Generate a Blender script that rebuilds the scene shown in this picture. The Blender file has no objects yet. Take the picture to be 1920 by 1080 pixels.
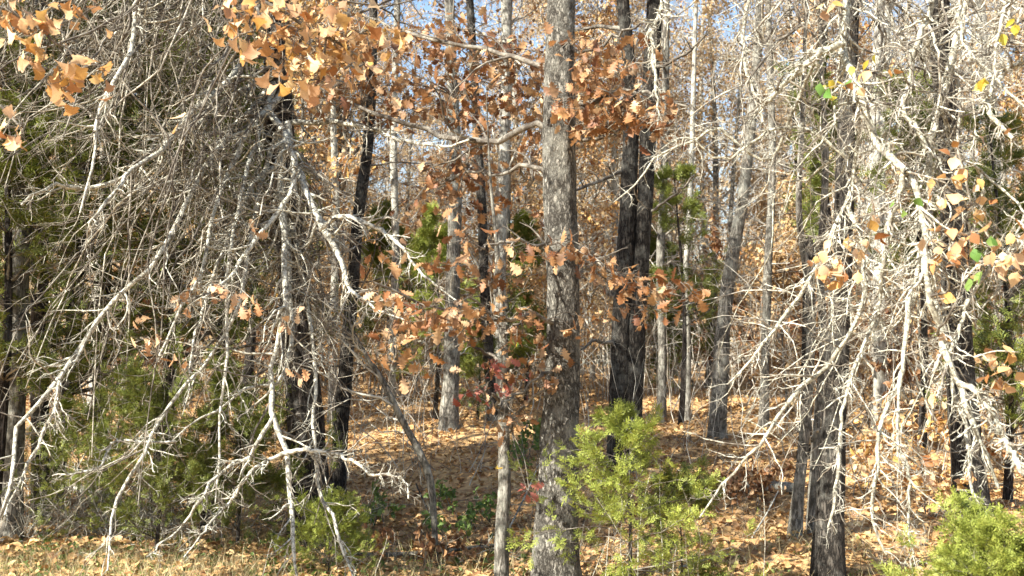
import bpy, math
import numpy as np
from mathutils import Vector, Matrix, Euler

rng = np.random.default_rng(11)
C = bpy.data.collections.new('woodland')
scene = bpy.context.scene
scene.collection.children.link(C)

# ------------------------------------------------------------------ camera, sky, sun, exposure
CAMZ = 1.6
PITCH = math.atan(140 / 1920)
cam = bpy.data.cameras.new('camera')
cam.lens = 36.0; cam.sensor_width = 36.0
cam.clip_start = 0.05; cam.clip_end = 600
camo = bpy.data.objects.new('camera', cam)
camo.location = (0, 0, CAMZ)
camo.rotation_euler = (math.pi / 2 + PITCH, 0, 0)
C.objects.link(camo)
cam.dof.use_dof = True; cam.dof.focus_distance = 9.0; cam.dof.aperture_fstop = 3.2
scene.camera = camo

SUN_EL = math.radians(38)
SUN_AZ = math.radians(-126)          # compass angle of the sun, clockwise from +Y : behind the camera, to the left
sdir = Vector((math.sin(SUN_AZ) * math.cos(SUN_EL), math.cos(SUN_AZ) * math.cos(SUN_EL), math.sin(SUN_EL)))
world = bpy.data.worlds.new('World'); scene.world = world; world.use_nodes = True
wn = world.node_tree.nodes; wl = world.node_tree.links
bg = wn['Background']
sky = wn.new('ShaderNodeTexSky'); sky.sky_type = 'NISHITA'; sky.sun_disc = False
sky.sun_elevation = SUN_EL; sky.sun_rotation = SUN_AZ
sky.air_density = 1.2; sky.dust_density = 1.2; sky.ozone_density = 2.0
wl.new(sky.outputs[0], bg.inputs[0]); bg.inputs[1].default_value = 0.085
sun = bpy.data.lights.new('sun', 'SUN'); sun.energy = 5.0; sun.angle = math.radians(0.5); sun.color = (1.0, 0.95, 0.85)
suno = bpy.data.objects.new('sun', sun); suno.rotation_euler = sdir.to_track_quat('Z', 'Y').to_euler()
C.objects.link(suno)
scene.view_settings.view_transform = 'Standard'
scene.view_settings.look = 'None'
scene.view_settings.exposure = 1.8
scene.view_settings.gamma = 1.0
scene.view_settings.use_curve_mapping = False
scene.render.engine = 'CYCLES'
scene.cycles.max_bounces = 6
scene.cycles.transparent_max_bounces = 4

# ------------------------------------------------------------------ where a seen point stands
CT, ST = math.cos(PITCH), math.sin(PITCH)
def pt(px, py, d):
    u = (px - 960) / 1920; v = (540 - py) / 1920
    dy = CT - v * ST; dz = ST + v * CT
    t = d / dy
    return np.array([u * t, d, CAMZ + dz * t])
GY = [-20, 0, 7.5, 9.5, 11.5, 15, 22, 35, 60, 300]
GZ = [0, 0, 0, .06, .24, .5, .85, 1.22, 1.3, 1.3]
_gy = np.linspace(-20, 300, 1300)
_gz = np.interp(_gy, GY, GZ)
_k = np.ones(9) / 9
_gz = np.convolve(np.pad(_gz, 4, mode='edge'), _k, 'valid')
def gz(x, y):
    x = np.asarray(x, float); y = np.asarray(y, float)
    b = np.interp(y, _gy, _gz)
    w = np.clip((y - 3) / 8, 0, 1)
    return b + w * (.05 * np.sin(x * .9 + y * .5) + .04 * np.sin(x * 1.7 - y * 1.1 + 1.3) + .03 * np.sin(x * 3.1 + y * 2.3)) \
        + .12 * np.exp(-((x + 3.6) ** 2 / 1.5 + (y - 7.9) ** 2 / .6))
def gpt(px, py):
    for d in np.arange(2.5, 150, .03):
        p = pt(px, py, d)
        if p[2] <= gz(p[0], p[1]): return p, d
    return pt(px, py, 150), 150
def gbase(px, d):
    p = pt(px, 700, d); return np.array([p[0], d, float(gz(p[0], d))])
def proj(p):
    v = np.array(p, float) - np.array([0, 0, CAMZ])
    f = v[1] * CT + v[2] * ST; u = v[0]; w = -v[1] * ST + v[2] * CT
    return 960 + 1920 * u / f, 540 - 1920 * w / f

# ------------------------------------------------------------------ materials
def new_mat(name):
    m = bpy.data.materials.new(name); m.use_nodes = True
    n = m.node_tree.nodes; l = m.node_tree.links
    return m, n, l, n['Principled BSDF']
def ramp(n, stops, interp='LINEAR'):
    r = n.new('ShaderNodeValToRGB'); cr = r.color_ramp; cr.interpolation = interp
    while len(cr.elements) > 1: cr.elements.remove(cr.elements[-1])
    cr.elements[0].position = stops[0][0]; cr.elements[0].color = (*stops[0][1], 1)
    for p, c in stops[1:]:
        e = cr.elements.new(p); e.color = (*c, 1)
    return r
def bark(name, dark, mid, light, lichen=(.5, .52, .46), lich=.5, sc=22, stretch=.22, bump=.6, dist=.03):
    m, n, l, b = new_mat(name)
    tc = n.new('ShaderNodeTexCoord'); mp = n.new('ShaderNodeMapping'); mp.inputs['Scale'].default_value = (1, 1, stretch)
    l.new(tc.outputs['Object'], mp.inputs[0])
    no = n.new('ShaderNodeTexNoise'); no.inputs['Scale'].default_value = sc; no.inputs['Detail'].default_value = 6; no.inputs['Roughness'].default_value = .68
    vo = n.new('ShaderNodeTexVoronoi'); vo.feature = 'DISTANCE_TO_EDGE'; vo.inputs['Scale'].default_value = sc * 1.3
    mixv = n.new('ShaderNodeVectorMath'); mixv.operation = 'MULTIPLY_ADD'
    l.new(mp.outputs[0], no.inputs['Vector'])
    mixv.inputs[1].default_value = (.12, .12, .12)
    l.new(no.outputs['Color'], mixv.inputs[0]); l.new(mp.outputs[0], mixv.inputs[2]); l.new(mixv.outputs[0], vo.inputs['Vector'])
    cr = n.new('ShaderNodeMath'); cr.operation = 'MULTIPLY'; cr.inputs[1].default_value = 3.2; cr.use_clamp = True
    l.new(vo.outputs['Distance'], cr.inputs[0])
    hh = n.new('ShaderNodeMath'); hh.operation = 'MULTIPLY'; l.new(cr.outputs[0], hh.inputs[0]); l.new(no.outputs[0], hh.inputs[1])
    rp = ramp(n, [(.05, dark), (.3, mid), (.62, light)]); l.new(hh.outputs[0], rp.inputs[0])
    n2 = n.new('ShaderNodeTexNoise'); n2.inputs['Scale'].default_value = 5; n2.inputs['Detail'].default_value = 8; n2.inputs['Roughness'].default_value = .75
    l.new(tc.outputs['Object'], n2.inputs['Vector'])
    r2 = ramp(n, [(.52 - .12 * lich, (0, 0, 0)), (.72 - .22 * lich, (1, 1, 1))]); l.new(n2.outputs[0], r2.inputs[0])
    lm = n.new('ShaderNodeMath'); lm.operation = 'MULTIPLY'; lm.inputs[1].default_value = min(1, .35 + lich * .6)
    l.new(r2.outputs[0], lm.inputs[0])
    mx = n.new('ShaderNodeMixRGB'); mx.inputs[2].default_value = (*lichen, 1)
    l.new(lm.outputs[0], mx.inputs[0]); l.new(rp.outputs[0], mx.inputs[1])
    l.new(mx.outputs[0], b.inputs['Base Color']); b.inputs['Roughness'].default_value = .9
    b.inputs['Specular IOR Level'].default_value = .2
    bu = n.new('ShaderNodeBump'); bu.inputs['Strength'].default_value = bump; bu.inputs['Distance'].default_value = dist
    l.new(hh.outputs[0], bu.inputs['Height']); l.new(bu.outputs[0], b.inputs['Normal'])
    return m
def twigm(name, a, c, lichen, amt=.5, sc=14):
    m, n, l, b = new_mat(name)
    tc = n.new('ShaderNodeTexCoord')
    no = n.new('ShaderNodeTexNoise'); no.inputs['Scale'].default_value = sc; no.inputs['Detail'].default_value = 6; no.inputs['Roughness'].default_value = .8
    l.new(tc.outputs['Object'], no.inputs['Vector'])
    r = ramp(n, [(.3, a), (.5 - .06 * amt, c), (.62 - .12 * amt, lichen)]); l.new(no.outputs[0], r.inputs[0])
    l.new(r.outputs[0], b.inputs['Base Color']); b.inputs['Roughness'].default_value = .85
    b.inputs['Specular IOR Level'].default_value = .2
    bu = n.new('ShaderNodeBump'); bu.inputs['Strength'].default_value = .5; bu.inputs['Distance'].default_value = .01
    l.new(no.outputs[0], bu.inputs['Height']); l.new(bu.outputs[0], b.inputs['Normal'])
    return m
def leafm(name, stops, trans=.35, rough=.55, vein=True):
    m, n, l, b = new_mat(name)
    ge = n.new('ShaderNodeNewGeometry'); oi = n.new('ShaderNodeObjectInfo')
    ad = n.new('ShaderNodeMath'); ad.operation = 'ADD'; l.new(ge.outputs['Random Per Island'], ad.inputs[0]); l.new(oi.outputs['Random'], ad.inputs[1])
    fr = n.new('ShaderNodeMath'); fr.operation = 'FRACT'; l.new(ad.outputs[0], fr.inputs[0])
    r = ramp(n, stops); l.new(fr.outputs[0], r.inputs[0])
    tc = n.new('ShaderNodeTexCoord'); no = n.new('ShaderNodeTexNoise'); no.inputs['Scale'].default_value = 45; no.inputs['Detail'].default_value = 3
    l.new(tc.outputs['Object'], no.inputs['Vector'])
    hs = n.new('ShaderNodeHueSaturation'); l.new(r.outputs[0], hs.inputs['Color'])
    mr = n.new('ShaderNodeMapRange'); mr.inputs['From Min'].default_value = .3; mr.inputs['From Max'].default_value = .7
    mr.inputs['To Min'].default_value = .65; mr.inputs['To Max'].default_value = 1.2
    l.new(no.outputs[0], mr.inputs[0]); l.new(mr.outputs[0], hs.inputs['Value'])
    l.new(hs.outputs[0], b.inputs['Base Color']); b.inputs['Roughness'].default_value = rough; b.inputs['Specular IOR Level'].default_value = .35
    tr = n.new('ShaderNodeBsdfTranslucent'); l.new(hs.outputs[0], tr.inputs[0])
    ms = n.new('ShaderNodeMixShader'); ms.inputs[0].default_value = trans
    l.new(b.outputs[0], ms.inputs[1]); l.new(tr.outputs[0], ms.inputs[2])
    l.new(ms.outputs[0], n['Material Output'].inputs[0])
    return m

M = {}
M['oak'] = bark('oak bark', (.05, .044, .036), (.2, .185, .155), (.37, .345, .295), (.48, .47, .4), .4, 25, .4, 1.0, .035)
M['dark'] = bark('dark oak bark', (.014, .012, .01), (.06, .052, .043), (.125, .11, .092), (.24, .24, .21), .22, 22, .25, .9, .03)
M['grey'] = bark('grey bark', (.06, .055, .045), (.17, .155, .13), (.3, .28, .24), (.4, .4, .34), .4, 18, .25, .7, .02)
M['pale'] = bark('pale bark', (.12, .11, .09), (.3, .28, .24), (.44, .41, .35), (.5, .5, .43), .6, 16, .3, .5, .015)
M['shaggy'] = bark('shaggy cedar bark', (.02, .016, .013), (.09, .075, .065), (.2, .17, .15), (.3, .29, .26), .15, 30, .07, 1.0, .05)
M['limb'] = twigm('lichen limb bark', (.06, .052, .04), (.21, .195, .155), (.52, .51, .43), .7, 30)
M['limbr'] = twigm('pale lichen limb bark', (.07, .06, .045), (.2, .185, .145), (.46, .46, .37), .5, 34)
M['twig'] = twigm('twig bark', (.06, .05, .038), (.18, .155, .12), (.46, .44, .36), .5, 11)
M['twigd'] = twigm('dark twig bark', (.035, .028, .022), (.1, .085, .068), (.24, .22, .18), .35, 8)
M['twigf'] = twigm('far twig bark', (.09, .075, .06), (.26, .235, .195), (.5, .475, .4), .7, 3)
ORANGE = [(0, (.58, .31, .1)), (.2, (.72, .52, .3)), (.4, (.3, .12, .04)), (.6, (.66, .42, .13)), (.8, (.8, .63, .38)), (1, (.44, .2, .06))]
M['leafo'] = leafm('orange oak leaf', ORANGE, .35)
BROWN = [(0, (.2, .09, .034)), (.25, (.42, .24, .11)), (.45, (.13, .052, .024)), (.65, (.56, .38, .21)), (.8, (.19, .075, .032)), (1, (.33, .16, .06))]  # russet tones; the darkest browns stand in for the leaves' shadow side
M['leafb'] = leafm('russet oak leaf', BROWN, .3)
M['leaft'] = leafm('tan withered leaf', [(0, (.52, .33, .19)), (.4, (.6, .42, .26)), (.7, (.4, .22, .11)), (1, (.55, .3, .15))], .3)
M['leafr'] = leafm('red oak leaf', [(0, (.25, .06, .04)), (.5, (.42, .16, .12)), (1, (.2, .045, .03))], .3)
M['leafy'] = leafm('yellow leaf', [(0, (.75, .55, .05)), (.5, (.65, .6, .1)), (1, (.8, .5, .06))], .4)
M['leafg'] = leafm('green leaf', [(0, (.1, .22, .04)), (.5, (.2, .3, .07)), (1, (.12, .2, .05))], .4)
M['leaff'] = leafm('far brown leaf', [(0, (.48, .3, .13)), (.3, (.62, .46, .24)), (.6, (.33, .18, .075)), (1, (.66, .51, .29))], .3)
LIT = [(0, (.38, .21, .085)), (.2, (.56, .37, .17)), (.4, (.22, .105, .045)), (.6, (.64, .44, .2)), (.78, (.32, .155, .06)), (.9, (.72, .52, .23)), (1, (.46, .25, .095))]
M['litter'] = leafm('fallen leaf', LIT, .15, .6)
M['cedar'] = leafm('cedar scale leaf', [(0, (.09, .12, .02)), (.5, (.16, .19, .035)), (1, (.24, .26, .055))], .25)
M['cedarb'] = leafm('bright cedar scale leaf', [(0, (.15, .19, .028)), (.5, (.25, .29, .05)), (1, (.34, .37, .08))], .3)
M['cedard'] = leafm('dull cedar scale leaf', [(0, (.07, .1, .016)), (.5, (.15, .18, .033)), (1, (.25, .26, .06))], .2)
M['straw'] = leafm('dry grass', [(0, (.42, .34, .18)), (.5, (.55, .47, .28)), (.8, (.3, .24, .12)), (1, (.35, .36, .13))], .3)
M['herb'] = leafm('green ground leaf', [(0, (.09, .17, .035)), (.5, (.16, .25, .06)), (1, (.24, .3, .08))], .35)

def ground_mat():
    m, n, l, b = new_mat('leaf strewn soil')
    tc = n.new('ShaderNodeTexCoord')
    no = n.new('ShaderNodeTexNoise'); no.inputs['Scale'].default_value = 5; no.inputs['Detail'].default_value = 6
    l.new(tc.outputs['Object'], no.inputs['Vector'])
    mv = n.new('ShaderNodeVectorMath'); mv.operation = 'MULTIPLY_ADD'; mv.inputs[1].default_value = (.12, .12, .12)
    l.new(no.outputs['Color'], mv.inputs[0]); l.new(tc.outputs['Object'], mv.inputs[2])
    vo = n.new('ShaderNodeTexVoronoi'); vo.inputs['Scale'].default_value = 13; l.new(mv.outputs[0], vo.inputs['Vector'])
    sp = n.new('ShaderNodeSeparateColor'); l.new(vo.outputs['Color'], sp.inputs[0])
    r = ramp(n, [(0, (.18, .1, .045)), (.25, (.52, .33, .14)), (.45, (.28, .15, .06)), (.65, (.62, .43, .2)), (.85, (.4, .23, .09)), (1, (.55, .34, .14))])
    l.new(sp.outputs[0], r.inputs[0])
    n2 = n.new('ShaderNodeTexNoise'); n2.inputs['Scale'].default_value = .8; n2.inputs['Detail'].default_value = 4; l.new(tc.outputs['Object'], n2.inputs['Vector'])
    mx = n.new('ShaderNodeMixRGB'); mx.blend_type = 'MULTIPLY'; mx.inputs[0].default_value = .5
    r3 = ramp(n, [(.3, (.55, .5, .45)), (.6, (1, 1, 1))]); l.new(n2.outputs[0], r3.inputs[0])
    l.new(r.outputs[0], mx.inputs[1]); l.new(r3.outputs[0], mx.inputs[2])
    l.new(mx.outputs[0], b.inputs['Base Color']); b.inputs['Roughness'].default_value = .9
    bu = n.new('ShaderNodeBump'); bu.inputs['Strength'].default_value = 1; bu.inputs['Distance'].default_value = .04
    l.new(sp.outputs[1], bu.inputs['Height']); l.new(bu.outputs[0], b.inputs['Normal'])
    return m
M['ground'] = ground_mat()

# ------------------------------------------------------------------ mesh helpers
class Acc:
    def __init__(s): s.V = []; s.F4 = []; s.F3 = []; s.n = 0
    def add(s, v, q=None, t=None):
        v = np.asarray(v, float).reshape(-1, 3)
        if q is not None and len(q): s.F4.append(np.asarray(q).reshape(-1, 4) + s.n)
        if t is not None and len(t): s.F3.append(np.asarray(t).reshape(-1, 3) + s.n)
        s.V.append(v); s.n += len(v)
    def mesh(s, name, mat, origin=(0, 0, 0), smooth=True):
        V = (np.concatenate(s.V) - np.asarray(origin)) if s.V else np.zeros((0, 3))
        q = np.concatenate(s.F4) if s.F4 else np.zeros((0, 4), int)
        t = np.concatenate(s.F3) if s.F3 else np.zeros((0, 3), int)
        me = bpy.data.meshes.new(name)
        me.vertices.add(len(V)); me.vertices.foreach_set('co', V.astype(np.float32).ravel())
        nl = len(q) * 4 + len(t) * 3
        me.loops.add(nl); me.loops.foreach_set('vertex_index', np.concatenate([q.ravel(), t.ravel()]).astype(np.int32))
        me.polygons.add(len(q) + len(t))
        ls = np.concatenate([np.arange(len(q)) * 4, len(q) * 4 + np.arange(len(t)) * 3]).astype(np.int32)
        me.polygons.foreach_set('loop_start', ls)
        try: me.polygons.foreach_set('loop_total', np.concatenate([np.full(len(q), 4), np.full(len(t), 3)]).astype(np.int32))
        except Exception: pass
        me.update(calc_edges=True)
        me.polygons.foreach_set('use_smooth', np.full(len(me.polygons), smooth))
        me.materials.append(mat)
        return me
def link(name, data, parent=None, loc=(0, 0, 0), kind=None):
    o = bpy.data.objects.new(name, data); C.objects.link(o); o.location = loc
    if parent is not None: o.parent = parent
    if kind: o['kind'] = kind
    return o
def thing(name, label, cat, loc=(0, 0, 0), group=None):
    o = link(name, None, None, tuple(loc)); o.empty_display_size = .2
    o['label'] = label; o['category'] = cat
    if group: o['group'] = group
    return o
def org(root): return np.array(root.location)
def part(name, acc, mat, root, kind=None, smooth=True):
    if acc.n == 0: return None
    return link(name, acc.mesh(name, mat, org(root), smooth), root, kind=kind)

def unit(v): return v / (np.linalg.norm(v, axis=-1, keepdims=True) + 1e-12)
def tubes(acc, P, R, sides=4, cap=False, rough=0.0):
    P = np.asarray(P, float); R = np.asarray(R, float)
    if P.ndim == 2: P = P[None]; R = R[None]
    N, n, _ = P.shape
    if N == 0: return
    T = np.gradient(P, axis=1); T = unit(T)
    mean = unit(P[:, -1] - P[:, 0])
    ref = np.where(np.abs(mean[:, 2:3]) > .8, np.array([[1., 0, 0]]), np.array([[0., 0, 1]]))
    ref = np.repeat(ref[:, None], n, 1)
    A = unit(np.cross(T, ref)); B = np.cross(T, A)
    a = np.arange(sides) * 2 * math.pi / sides
    rr = R[:, :, None] * np.ones(sides)
    if rough: rr = rr * (1 + rough * rng.normal(size=rr.shape))
    V = P[:, :, None] + rr[..., None] * (np.cos(a)[None, None, :, None] * A[:, :, None] + np.sin(a)[None, None, :, None] * B[:, :, None])
    i = np.arange(n - 1)[:, None] * sides; j = np.arange(sides)[None]
    q = np.stack([i + j, i + (j + 1) % sides, i + sides + (j + 1) % sides, i + sides + j], -1).reshape(-1, 4)
    Q = (q[None] + (np.arange(N) * n * sides)[:, None, None]).reshape(-1, 4)
    acc.add(V, Q)
    if cap:
        for k in range(N):
            c = P[k, -1] + T[k, -1] * R[k, -1] * .4
            b0 = acc.n - (N - k) * n * sides + (n - 1) * sides
            base = acc.n
            tri = [[b0 + s_ - base, b0 + (s_ + 1) % sides - base, 0] for s_ in range(sides)]
            acc.add([c], t=np.array(tri))
            b0 += 0
def resample(P, R, n):
    P = np.asarray(P, float); R = np.asarray(R, float)
    m = len(P)
    if m == 2:
        t = np.linspace(0, 1, n)[:, None]; return P[0] * (1 - t) + P[1] * t, R[0] * (1 - t[:, 0]) + R[1] * t[:, 0]
    Pe = np.vstack([2 * P[0] - P[1], P, 2 * P[-1] - P[-2]])
    seg = np.linalg.norm(np.diff(P, axis=0), axis=1); cum = np.concatenate([[0], np.cumsum(seg)])
    u = np.linspace(0, cum[-1], n); k = np.clip(np.searchsorted(cum, u, side='right') - 1, 0, m - 2)
    t = ((u - cum[k]) / np.maximum(seg[k], 1e-9))[:, None]
    p0, p1, p2, p3 = Pe[k], Pe[k + 1], Pe[k + 2], Pe[k + 3]
    Q = .5 * ((2 * p1) + (-p0 + p2) * t + (2 * p0 - 5 * p1 + 4 * p2 - p3) * t ** 2 + (-p0 + 3 * p1 - 3 * p2 + p3) * t ** 3)
    return Q, np.interp(u, cum, R)
def grow(S, D, L, r0, n=6, wander=.25, grav=0., tip=.25, up=0.):
    """N branches at once: start points S, directions D, lengths L, start radii r0"""
    N = len(S); D = unit(np.asarray(D, float)); P = np.zeros((N, n, 3)); P[:, 0] = S
    st = (np.asarray(L) / (n - 1))[:, None]
    for i in range(1, n):
        D = unit(D + wander * rng.normal(size=(N, 3)) + np.array([0, 0, -grav + up]))
        P[:, i] = P[:, i - 1] + D * st
    t = np.linspace(0, 1, n)[None]
    return P, np.asarray(r0)[:, None] * (1 - (1 - tip) * t)
def sprout(P, R, per, t0=.2, t1=1., ang=(45, 15), lf=(.3, .6), n=6, wander=.25, grav=0., rf=.55, rmin=.001, lmin=.03, bias=None, up=0., tip=.3):
    N, m, _ = P.shape
    cnt = int(round(N * per))
    if cnt < 1: return np.zeros((0, n, 3)), np.zeros((0, n))
    k = rng.integers(0, N, cnt) if per < 3 else np.concatenate([np.repeat(np.arange(N), int(per)), rng.integers(0, N, cnt - N * int(per))])
    t = t0 + (t1 - t0) * rng.random(cnt)
    f = t * (m - 1); i = np.minimum(f.astype(int), m - 2); w = (f - i)[:, None]
    S = P[k, i] * (1 - w) + P[k, i + 1] * w; T = unit(P[k, i + 1] - P[k, i])
    r = R[k, i] * (1 - w[:, 0]) + R[k, i + 1] * w[:, 0]
    Lp = np.linalg.norm(np.diff(P, axis=1), axis=2).sum(1)[k]
    rv = unit(rng.normal(size=(cnt, 3))); side = unit(rv - (rv * T).sum(1, keepdims=True) * T)
    if bias is not None:
        side = unit(side + np.asarray(bias)); side = unit(side - (side * T).sum(1, keepdims=True) * T * .7)
    a = np.radians(rng.normal(ang[0], ang[1], cnt))[:, None]
    D = T * np.cos(a) + side * np.sin(a)
    L = np.maximum(Lp * rng.uniform(lf[0], lf[1], cnt) * (1 - .5 * t), lmin)
    return grow(S, D, L, np.maximum(r * rf * rng.uniform(.7, 1.1, cnt), rmin), n, wander, grav, tip, up)

# ------------------------------------------------------------------ leaves
def leaf_template(ts, ws, curl=.25, fold=.25, twist=0.):
    ts = np.array(ts); ws = np.array(ws) ; v = []; q = []
    for t, w in zip(ts, ws):
        z = -curl * t * t
        a = twist * t
        for s_ in (-1, 0, 1):
            x = s_ * w; zz = z + (fold * w * (1.2 - w) if s_ else 0) + s_ * a * w
            v.append((x, t, zz))
    for i in range(len(ts) - 1):
        b = i * 3
        q += [(b, b + 1, b + 4, b + 3), (b + 1, b + 2, b + 5, b + 4)]
    return np.array(v), np.array(q)
OAK_T = [-.28, 0, .1, .2, .3, .4, .5, .62, .72, .86, 1]
OAK_W = [.008, .012, .07, .22, .1, .36, .16, .44, .2, .27, .02]
BJ_T = [-.2, 0, .15, .35, .5, .62, .72, .82, .9, 1]
BJ_W = [.008, .03, .1, .16, .24, .46, .5, .28, .34, .02]
PL_T = [-.2, 0, .2, .45, .7, 1]
PL_W = [.01, .02, .3, .4, .25, .01]
SM_T = [0, .3, .7, 1]; SM_W = [.03, .34, .26, .01]
T_oak = [leaf_template(OAK_T, OAK_W, c, f, w) for c, f, w in ((.35, .3, .3), (.1, -.4, -.4), (.6, .5, .6), (-.3, .35, .2))]
T_bj = [leaf_template(BJ_T, BJ_W, c, f, w) for c, f, w in ((.3, .35, .3), (.1, -.35, -.5), (.55, .5, .4), (-.2, .3, -.3))]
T_pl = [leaf_template(PL_T, PL_W, c, f, w) for c, f, w in ((.3, .35, .3), (.1, -.35, -.4), (-.25, .3, .3))]
T_sm = leaf_template(SM_T, SM_W, .35, .5, .4)
T_far = (np.array([(0, 0, 0), (.33, .5, .12), (0, 1, -.1), (-.33, .5, .12)]), np.array([(0, 1, 2), (0, 2, 3)]))
def tmesh(name, tpl, mat):
    a = Acc(); a.add(tpl[0], tpl[1]); return a.mesh(name, mat, smooth=True)
def rotframes(N, down=.6, spread=1.0):
    """leaf axis Y hanging downwards with scatter, any facing"""
    y = unit(rng.normal(size=(N, 3)) * spread + np.array([0, 0, -down * 2]))
    r = unit(rng.normal(size=(N, 3))); x = unit(np.cross(y, r)); z = np.cross(x, y)
    return x, y, z
def scatter(acc, tpl, pos, scale, frames):
    x, y, z = frames; v, q = tpl
    N = len(pos)
    if N == 0: return
    V = (v[None, :, 0:1] * x[:, None] + v[None, :, 1:2] * y[:, None] + v[None, :, 2:3] * z[:, None]) * np.asarray(scale)[:, None, None] + np.asarray(pos)[:, None]
    Q = (q[None] + (np.arange(N) * len(v))[:, None, None]).reshape(-1, q.shape[1])
    if q.shape[1] == 4: acc.add(V, Q)
    else: acc.add(V, t=Q)
LEAFMESH = {}
def leafmeshes(kind, mat):
    key = (kind, mat)
    if key not in LEAFMESH:
        LEAFMESH[key] = [tmesh('leaf', t, M[mat]) for t in {'oak': T_oak, 'bj': T_bj, 'pl': T_pl}[kind]]
    return LEAFMESH[key]
def put_leaves(root, pos, kind, mats, smin, smax, down=.6, cap=300, counter=None, stuffacc=None):
    """single leaves as parts of the tree, those past the limit joined"""
    N = len(pos)
    x, y, z = rotframes(N, down)
    sc = rng.uniform(smin, smax, N)
    o0 = org(root)
    for i in range(N):
        mat = mats[rng.integers(0, len(mats))]
        c = counter if counter is not None else [0]
        if c[0] >= cap:
            if stuffacc is not None:
                tp = {'oak': T_oak, 'bj': T_bj, 'pl': T_pl}[kind][i % 3]
                scatter(stuffacc, tp, pos[i:i + 1], sc[i:i + 1], (x[i:i + 1], y[i:i + 1], z[i:i + 1]))
            continue
        c[0] += 1
        ms = leafmeshes(kind, mat)
        o = bpy.data.objects.new('leaf', ms[rng.integers(0, len(ms))]); C.objects.link(o); o.parent = root
        R = Matrix(((x[i, 0], y[i, 0], z[i, 0]), (x[i, 1], y[i, 1], z[i, 1]), (x[i, 2], y[i, 2], z[i, 2])))
        mt = Matrix.Translation(Vector(pos[i] - o0)) @ R.to_4x4() @ Matrix.Scale(sc[i], 4)
        o.matrix_local = mt

# ------------------------------------------------------------------ limbs and trunks from what is seen
def line(pts, d, n=14, jd=.0, jit=.0):
    """pts: (px, py, r_px); d: one depth, (start, end) or one for each"""
    m = len(pts)
    ds = np.full(m, d, float) if np.isscalar(d) else (np.linspace(d[0], d[1], m) if len(d) == 2 else np.array(d, float))
    if jd: ds = ds + jd * rng.normal(size=m)
    P = np.array([pt(p[0], p[1], dd) for p, dd in zip(pts, ds)]); R = np.array([p[2] / 1920 * dd for p, dd in zip(pts, ds)])
    Q, r = resample(P, R, n)
    if jit: Q[1:-1] += rng.normal(size=(n - 2, 3)) * jit
    return Q, r
def trunk_part(root, P, R, mat, flare=1.35, sides=18, n=60, rough=.03, name='trunk', wob=.06):
    Q, r = resample(P, R, n)
    h = np.linspace(0, 1, n)
    hh = Q[:, 2] - Q[0, 2]
    r = r * (1 + (flare - 1) * np.exp(-hh / .22))
    T = unit(np.gradient(Q, axis=0)); A = unit(np.cross(T, np.array([0, 1., 0]))); B = np.cross(T, A)
    a = np.arange(sides) * 2 * math.pi / sides
    ph = rng.uniform(0, 6, 4)
    sh = 1 + wob * (np.sin(3 * a[None] + hh[:, None] * 1.1 + ph[0]) * np.exp(-hh[:, None] / 1.2) + .5 * np.sin(2 * a[None] + hh[:, None] * 2.3 + ph[1]) + .35 * np.sin(5 * a[None] + hh[:, None] * .8 + ph[2])) + rough * rng.normal(size=(n, sides))
    V = Q[:, None] + (r[:, None] * sh)[..., None] * (np.cos(a)[None, :, None] * A[:, None] + np.sin(a)[None, :, None] * B[:, None])
    i = np.arange(n - 1)[:, None] * sides; j = np.arange(sides)[None]
    q = np.stack([i + j, i + (j + 1) % sides, i + sides + (j + 1) % sides, i + sides + j], -1).reshape(-1, 4)
    acc = Acc(); acc.add(V, q)
    return part(name, acc, mat, root), Q, r
def extend_up(P, R, top, lean=.04):
    """carry a trunk on above the frame to its real height"""
    P = list(P); R = list(R); z0 = P[-1][2]; x, y = P[-1][0], P[-1][1]
    d = unit(np.array(P[-1]) - np.array(P[-2])); n = max(2, int((top - z0) / 1.2))
    r0 = R[-1]
    for k in range(1, n + 1):
        f = k / n
        P.append(np.array([x + d[0] / max(d[2], .5) * (top - z0) * f * .5 + rng.normal() * .05, y + d[1] / max(d[2], .5) * (top - z0) * f * .3 + rng.normal() * .05, z0 + (top - z0) * f]))
        R.append(r0 * (1 - .88 * f))
    return np.array(P), np.array(R)
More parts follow.
